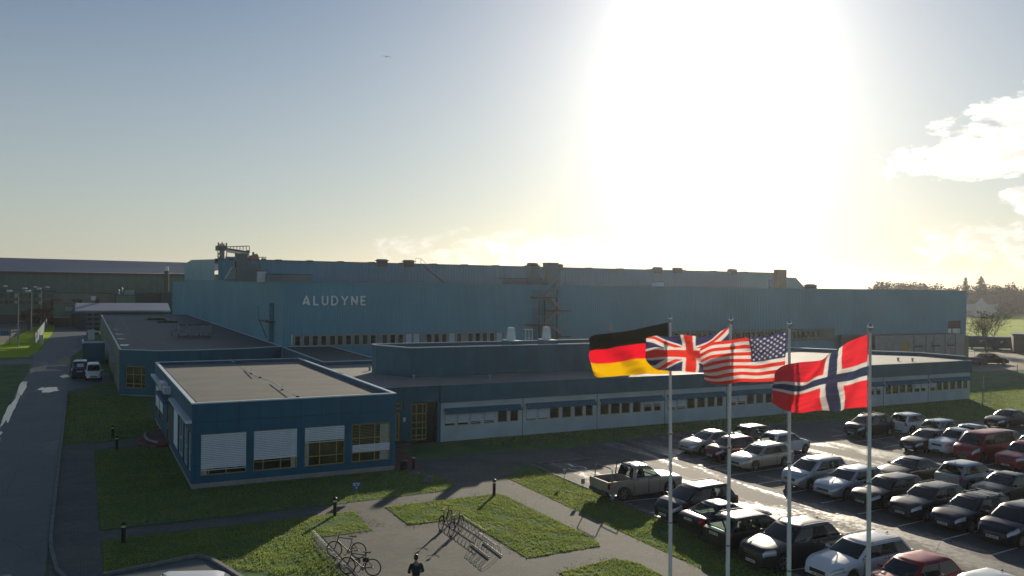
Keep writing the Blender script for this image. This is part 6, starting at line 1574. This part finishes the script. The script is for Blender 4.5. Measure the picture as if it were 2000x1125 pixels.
rack(9.42, 36.3, 31.3, 'long low galvanised bicycle rack at the grass edge on the left', -1)
rack(15.85, 36.5, 33.1, 'comb-like galvanised bicycle rack on the square beside the grass island', 1)
t = thing('bicycle_rack', 'newer bicycle rack with two thick rails and round hoops nearest the camera', 'bicycle rack', (15.6, 33, .02), absolute=True)
b = MB(); b.bar((15.35, 33.0, .07), (15.25, 31.0, .07), .05, .05); b.bar((15.95, 33.0, .07), (15.85, 31.0, .07), .05, .05); b.build('rail', M_zinc, t)
for k in range(4):
    y = 32.8-.5*k; x = 15.65-.025*k; b = MB(); b.tube([(x+.30*math.cos(a), y-.12, .08+.46*math.sin(a)) for a in [R_(18*j) for j in range(11)]], .012, 5); b.tube([(x+.30*math.cos(a), y+.06, .08+.46*math.sin(a)) for a in [R_(18*j) for j in range(11)]], .012, 5); b.build('hoop', M_zinc, t)

# ------------------------------------------------------------------ bollard lamps, signs, stone, person, bird
M_lens = mat('bollard_lens', (.62, .55, .36), .3, var=0)
for px_, py_, lab in ((241, 1060, 'black bollard lamp in the lower left grass by the narrow path'), (654, 1007, 'black bollard lamp at the edge of sun and shade left of the square'), (965, 968, 'black bollard lamp at the top corner of the sunlit grass island'), (228, 877, 'small black bollard lamp, the nearer of two by the round brick steps'), (220, 855, 'small black bollard lamp, the farther of two by the round brick steps'), (808, 916, 'dark bollard lamp at the right corner of the blue office building')):
    q = g(px_, py_, .03); t = thing('bollard_lamp', lab, 'bollard lamp', tuple(q), group='black bollard lamps along the paths')
    MB().lathe([(.085, 0), (.085, .66), (.10, .67)], 16).build('post', M_black, t, True)
    MB().lathe([(.085, .67), (.085, .77)], 16).build('lens', M_lens, t, True)
    MB().lathe([(.105, .77), (.11, .79), (.10, .86), (.05, .90), (0, .91)], 16).build('cap', M_black, t, True)
for px_, pb, pt, lab in ((1102, 945, 917, 'small bay sign on a thin post, left one of three by the car park'), (1138, 972, 935, 'small bay sign on a thin post, middle one of three by the car park'), (1196, 993, 965, 'small bay sign on a thin post, right one of three beside the pickup tail')):
    q = g(px_, pb); t = thing('sign_post', lab, 'sign', tuple(q), rz=-.5, group='small bay signs at the car park edge')
    d = ray(px_, pt); h = CAM_H+d.z*(q.xy.length/d.xy.length)
    MB().tube([(0, 0, 0), (0, 0, h-.02)], .018, 6).build('post', M_greyst, t); MB().box(-.10, .10, -.035, -.02, h-.27, h).build('plate', M_greyst, t)
q = g(696, 973); t = thing('information_sign', 'blue information sign with white lettering on a thin post at the grass edge', 'sign', tuple(q), rz=-.25)
MB().tube([(0, 0, 0), (0, 0, .85)], .022, 8).build('post', M_greyst, t)
MB().box(-.23, .23, -.045, -.02, .50, .86).build('board', mat('sign_board_blue', (.02, .10, .26), .4, var=0), t)
b = MB()
for (x0, x1, z) in ((-.20, -.06, .81), (-.04, .17, .81), (-.19, -.02, .765), (.0, .16, .765), (-.20, -.05, .72), (.05, .15, .72), (-.13, -.02, .675), (.02, .12, .675)): b.box(x0, x1, -.049, -.0455, z-.014, z+.012)
b.add([(-.06, -.049, .54), (.06, -.049, .54), (.0, -.049, .63)], [(0, 1, 2)]); b.build('lettering', M_white, t)
q = g(835, 943); rk = MB(); r2 = random.Random(4); n = 9
vs = []; fs = []
for j in range(7):
    for i in range(12):
        a = 2*math.pi*i/12; e = math.pi/2*j/6; rr_ = 1+.22*noise.noise(Vector((math.cos(a)*1.3, math.sin(a)*1.3, j*.5)))
        vs.append((.42*math.cos(a)*math.cos(e)*rr_, .22*math.sin(a)*math.cos(e)*rr_, .42*math.sin(e)*rr_))
for j in range(6):
    for i in range(12): fs.append((j*12+i, j*12+(i+1) % 12, (j+1)*12+(i+1) % 12, (j+1)*12+i))
single('boulder', MB().add(vs, fs), mat('granite', (.16, .17, .16), .8, var=.3, scale=5, bump=.02), 'upright grey boulder on the shaded grass right of the blue office', 'boulder', (q.x, q.y, 0), rz=.4, smooth=True)
single('low_stone', MB().add([(x*1.1, y*1.2, z*.4) for x, y, z in vs], fs), MATS['granite'], 'low dark stone half sunk in the grass left of the upright boulder', 'stone', tuple(g(810, 927)), rz=.4, smooth=True)

def skin_obj(name, pts, edges, m, parent, sub=2):
    me = bpy.data.meshes.new(name); me.from_pydata([p[:3] for p in pts], edges, []); o = bpy.data.objects.new(name, me); COL.objects.link(o)
    s = o.modifiers.new('s', 'SKIN'); s.use_smooth_shade = True
    for i, p in enumerate(pts): me.skin_vertices[0].data[i].radius = (p[3], p[4] if len(p) > 4 else p[3]); me.skin_vertices[0].data[i].use_root = i == 0
    u = o.modifiers.new('u', 'SUBSURF'); u.levels = u.render_levels = sub
    bpy.context.view_layer.update(); dg = bpy.context.evaluated_depsgraph_get(); m2 = bpy.data.meshes.new_from_object(o.evaluated_get(dg)); bpy.data.objects.remove(o)
    m2.materials.clear(); m2.materials.append(m)
    for p in m2.polygons: p.use_smooth = True
    o = bpy.data.objects.new(name, m2); COL.objects.link(o); o.parent = parent; return o
M_skin = mat('skin', (.42, .25, .18), .55, var=.05)
pe = thing('person', 'person in a dark green jacket with the hood down, seen from behind', 'person', (10.75, 27.75, .02), rz=R_(-10))
# local: facing +y; z up
bp_ = [(0, 0, .98, .135, .10), (0, .0, 1.2, .14, .10), (0, .01, 1.40, .15, .095), (0, .02, 1.50, .055), (0, .05, 1.60, .075, .09), (0, .06, 1.69, .072, .085),
       (.19, .0, 1.42, .05), (.27, .02, 1.15, .042), (.16, .24, 1.12, .034), (.10, .30, 1.16, .03), (-.19, .0, 1.42, .05), (-.27, .02, 1.15, .042), (-.16, .24, 1.12, .034), (-.08, .30, 1.17, .03),
       (.10, 0, .88, .085), (.11, .02, .48, .058), (.12, -.02, .09, .045), (.13, .10, .04, .038), (-.10, 0, .88, .085), (-.11, .02, .48, .058), (-.12, -.02, .09, .045), (-.13, .10, .04, .038)]
be_ = [(0, 1), (1, 2), (2, 3), (3, 4), (4, 5), (2, 6), (6, 7), (7, 8), (8, 9), (2, 10), (10, 11), (11, 12), (12, 13), (0, 14), (14, 15), (15, 16), (16, 17), (0, 18), (18, 19), (19, 20), (20, 21)]
for s, o0 in ((1, 9), (-1, 13)):
    wx, wy, wz = bp_[o0][:3]
    for k in range(4):
        i = len(bp_); x = wx+s*(.022-.015*k)-s*.0
        bp_ += [(x, wy+.05, wz+.012, .010), (x-s*.006, wy+.085-abs(k-1.5)*.006, wz+.03, .009), (x-s*.012, wy+.10-abs(k-1.5)*.008, wz+.055, .008)]; be_ += [(o0, i), (i, i+1), (i+1, i+2)]
    i = len(bp_); bp_ += [(wx-s*.035, wy+.02, wz+.03, .012), (wx-s*.045, wy+.045, wz+.05, .010)]; be_ += [(o0, i), (i, i+1)]
skin_obj('body', bp_, be_, M_skin, pe)
jk = [(0, -.005, .92, .18, .13), (0, -.005, 1.15, .175, .125), (0, .0, 1.36, .185, .12), (0, -.01, 1.47, .10, .08), (.21, .0, 1.41, .075), (.30, .015, 1.15, .062), (.19, .20, 1.11, .05), (.15, .25, 1.13, .045), (-.21, .0, 1.41, .075), (-.30, .015, 1.15, .062), (-.19, .20, 1.11, .05), (-.15, .25, 1.13, .045)]
M_jacket = mat('dark_green_jacket', (.012, .025, .022), .8, var=.2, scale=4)
skin_obj('jacket', jk, [(0, 1), (1, 2), (2, 3), (2, 4), (4, 5), (5, 6), (6, 7), (2, 8), (8, 9), (9, 10), (10, 11)], M_jacket, pe)
skin_obj('hood', [(-.10, -.05, 1.47, .045), (0, -.11, 1.44, .06), (.10, -.05, 1.47, .045), (.06, .06, 1.50, .03), (-.06, .06, 1.50, .03)], [(1, 0), (1, 2), (2, 3), (0, 4)], mat('grey_hood', (.20, .20, .24), .8), pe)
skin_obj('trousers', [(0, 0, .98, .15, .11), (.10, 0, .86, .10), (.11, .02, .48, .08), (.12, -.02, .10, .07), (-.10, 0, .86, .10), (-.11, .02, .48, .08), (-.12, -.02, .10, .07)], [(0, 1), (1, 2), (2, 3), (0, 4), (4, 5), (5, 6)], M_black, pe)
for s in (-1, 1): skin_obj('shoe', [(s*.12, -.05, .05, .05), (s*.13, .06, .045, .048), (s*.135, .16, .035, .04)], [(0, 1), (1, 2)], M_dkst, pe)
MB().lathe([(0, 1.575), (.055, 1.585), (.080, 1.62), (.092, 1.68), (.083, 1.74), (.055, 1.775), (0, 1.79)], 16, c=(0, .035, 0), cap=False).build('hair', M_black, pe, True, angle=80)
for s in (-1, 1):
    skin_obj('ear', [(s*.088, .06, 1.635, .012), (s*.092, .055, 1.66, .013)], [(0, 1)], M_skin, pe)
skin_obj('face', [(0, .10, 1.62, .055, .05), (0, .145, 1.615, .018), (0, .12, 1.575, .03)], [(0, 1), (0, 2)], M_skin, pe)
d = ray(755, 111); bpos = CP+d.normalized()*95
bd = thing('bird', 'gull gliding alone high in the left part of the sky', 'bird', tuple(bpos), rz=R_(-25))
MB().lathe([(0, -.24), (.04, -.16), (.065, 0), (.05, .12), (.03, .17), (0, .23)], 10, 'y', cap=False).build('body', M_greyst, bd, True)
b = MB()
for s in (-1, 1):
    zs_ = [.0, .10 if s < 0 else .02, -.02 if s < 0 else -.16]; b.add([(s*.04, .07, .02), (s*.04, -.09, .02), (s*.28, .08, zs_[1]+.03), (s*.28, -.07, zs_[1]), (s*.58, .0, zs_[2]), (s*.56, -.05, zs_[2]), (s*.28, .0, zs_[1]+.045), (s*.04, 0, .045)], [(0, 1, 3, 2), (2, 3, 5, 4), (0, 2, 6, 7), (7, 6, 3, 1), (6, 2, 4), (6, 4, 3)])
b.build('wings', M_dkst, bd)

pe.scale = (.88, .9, .99)
# ------------------------------------------------------------------ grass blades on the near lawns
def inside(p, poly):
    c = False; n = len(poly)
    for i in range(n):
        (x1, y1), (x2, y2) = poly[i], poly[(i+1) % n]
        if (y1 > p[1]) != (y2 > p[1]) and p[0] < (x2-x1)*(p[1]-y1)/(y2-y1)+x1: c = not c
    return c
M_blade = foliage_mat('grass_blades', (.24, .33, .09), (.36, .40, .12), .55)
polys = [([(16.7, 30.35), (20.4, 30.4), (20.75, 31.4), (20.55, 40.1), (20.2, 40.5), (13.9, 40.4), (13.9, 36.9), (16.65, 36.9)], 100, .034),
         ([(17.0, 24), (20.6, 24), (20.6, 27.9), (20.0, 28.8), (18.9, 28.6), (17.0, 28.3)], 110, .034),
         ([(.95, 36), (4.4, 36.5), (4.9, 35.9), (5.4, 34.5), (9.35, 30), (9.35, 36.8), (12.1, 36.8), (12.3, 40.3), (.95, 40.3)], 90, .022),
         ([(.95, 42.0), (17.7, 42.15), (18.8, 42.7), (19.1, 43.8), (18.9, 46.0), (17.7, 48.1), (.95, 48.1)], 60, .034),
         ([(22.5, 24), (25.4, 24), (25.45, 43.2), (25.4, 44.6), (24.8, 45.0), (22.5, 44.0)], 100, .005),
         ([(.95, 48.1), (5.4, 48.1), (5.4, 61.8), (.95, 61.8)], 40, .005), ([(-.9, 64.8), (5.4, 66.5), (5.4, 86), (3, 89), (-.9, 94)], 18, .005),
         ([(26, 50.8), (60, 51), (67, 46.2), (100, 46), (100, 60), (84, 60), (84, 55.4), (26, 55.4)], 14, .005)]
gb = MB(); rg_ = random.Random(5); V = gb.v; F = gb.f
for poly, dens, z in polys:
    xs_ = [p[0] for p in poly]; ys_ = [p[1] for p in poly]; A = (max(xs_)-min(xs_))*(max(ys_)-min(ys_))*3.0
    for k in range(int(A*dens)):
        p = (rg_.uniform(min(xs_), max(xs_)), rg_.uniform(min(ys_), max(ys_)))
        if not inside(p, poly): continue
        cl = .8*noise.noise(Vector((p[0]*1.1, p[1]*1.1, 0)))+.6*noise.noise(Vector((p[0]*4.5, p[1]*4.5, 5)))
        if cl < -.25 and rg_.random() < .7: continue
        h = (.036+.046*max(0, cl+.35))*rg_.uniform(.6, 1.3); wd_ = .042 if dens > 30 else .09
        if dens < 50: h *= 1.3
        for j in range(2):
            a = rg_.uniform(0, 6.28); dx, dy = math.cos(a)*wd_*.5, math.sin(a)*wd_*.5; lx, ly = rg_.uniform(-.03, .03), rg_.uniform(-.03, .03); o = len(V)
            V += [(p[0]-dx, p[1]-dy, z), (p[0]+dx, p[1]+dy, z), (p[0]+lx+dx*.3, p[1]+ly+dy*.3, z+h)]; F.append((o, o+1, o+2))
o = gb.build('grass', M_blade); tag(o, 'short rough grass on the lawns between the paths and the car park', 'grass', kind='stuff')

lv_ = MB()
for k in range(1500):
    e = rg_.choice(((16.6, 30.3, 16.6, 36.8), (9.5, 36.7, 12.0, 36.8), (13.8, 36.8, 16.6, 36.8), (13.9, 40.5, 20.2, 40.6), (22.4, 26, 22.4, 43), (20.7, 31, 20.6, 40), (17, 28.4, 20, 28.8), (9.3, 31.5, 9.3, 36.5), (12.3, 37, 12.3, 40.2), (1, 40.4, 12, 40.5), (25.7, 24, 25.7, 43)))
    f = rg_.random(); x = e[0]+(e[2]-e[0])*f+rg_.gauss(0, .28); y = e[1]+(e[3]-e[1])*f+rg_.gauss(0, .28)
    a = rg_.uniform(0, 6.28); s_ = rg_.uniform(.015, .045); c, d = math.cos(a)*s_, math.sin(a)*s_
    lv_.add([(x+c, y+d, .042), (x-d*.6, y+c*.6, .048+rg_.random()*.02), (x-c, y-d, .042), (x+d*.6, y-c*.6, .040)], [(0, 1, 2, 3)])
o = lv_.build('fallen_leaves', M_autumn); tag(o, 'scattered brown leaves and crumbs along the lawn edges', 'leaves', kind='stuff')

# ------------------------------------------------------------------ hazy air
if HAZE > 0:
    hb = MB().box(-1200, 1300, -350, 1550, -1.2, 34)
    m = bpy.data.materials.new('air_haze'); m.use_nodes = True; nt = m.node_tree; nt.nodes.clear()
    ho = nt.nodes.new('ShaderNodeOutputMaterial'); pv_ = nt.nodes.new('ShaderNodeVolumePrincipled')
    pv_.inputs['Color'].default_value = (.92, .95, 1., 1); pv_.inputs['Density'].default_value = HAZE; pv_.inputs['Anisotropy'].default_value = HAZE_G
    nt.links.new(pv_.outputs[0], ho.inputs['Volume'])
    o = hb.build('haze', m); o['kind'] = 'stuff'
for o in list(COL.objects):
    if '_abs' in o.keys(): del o['_abs']
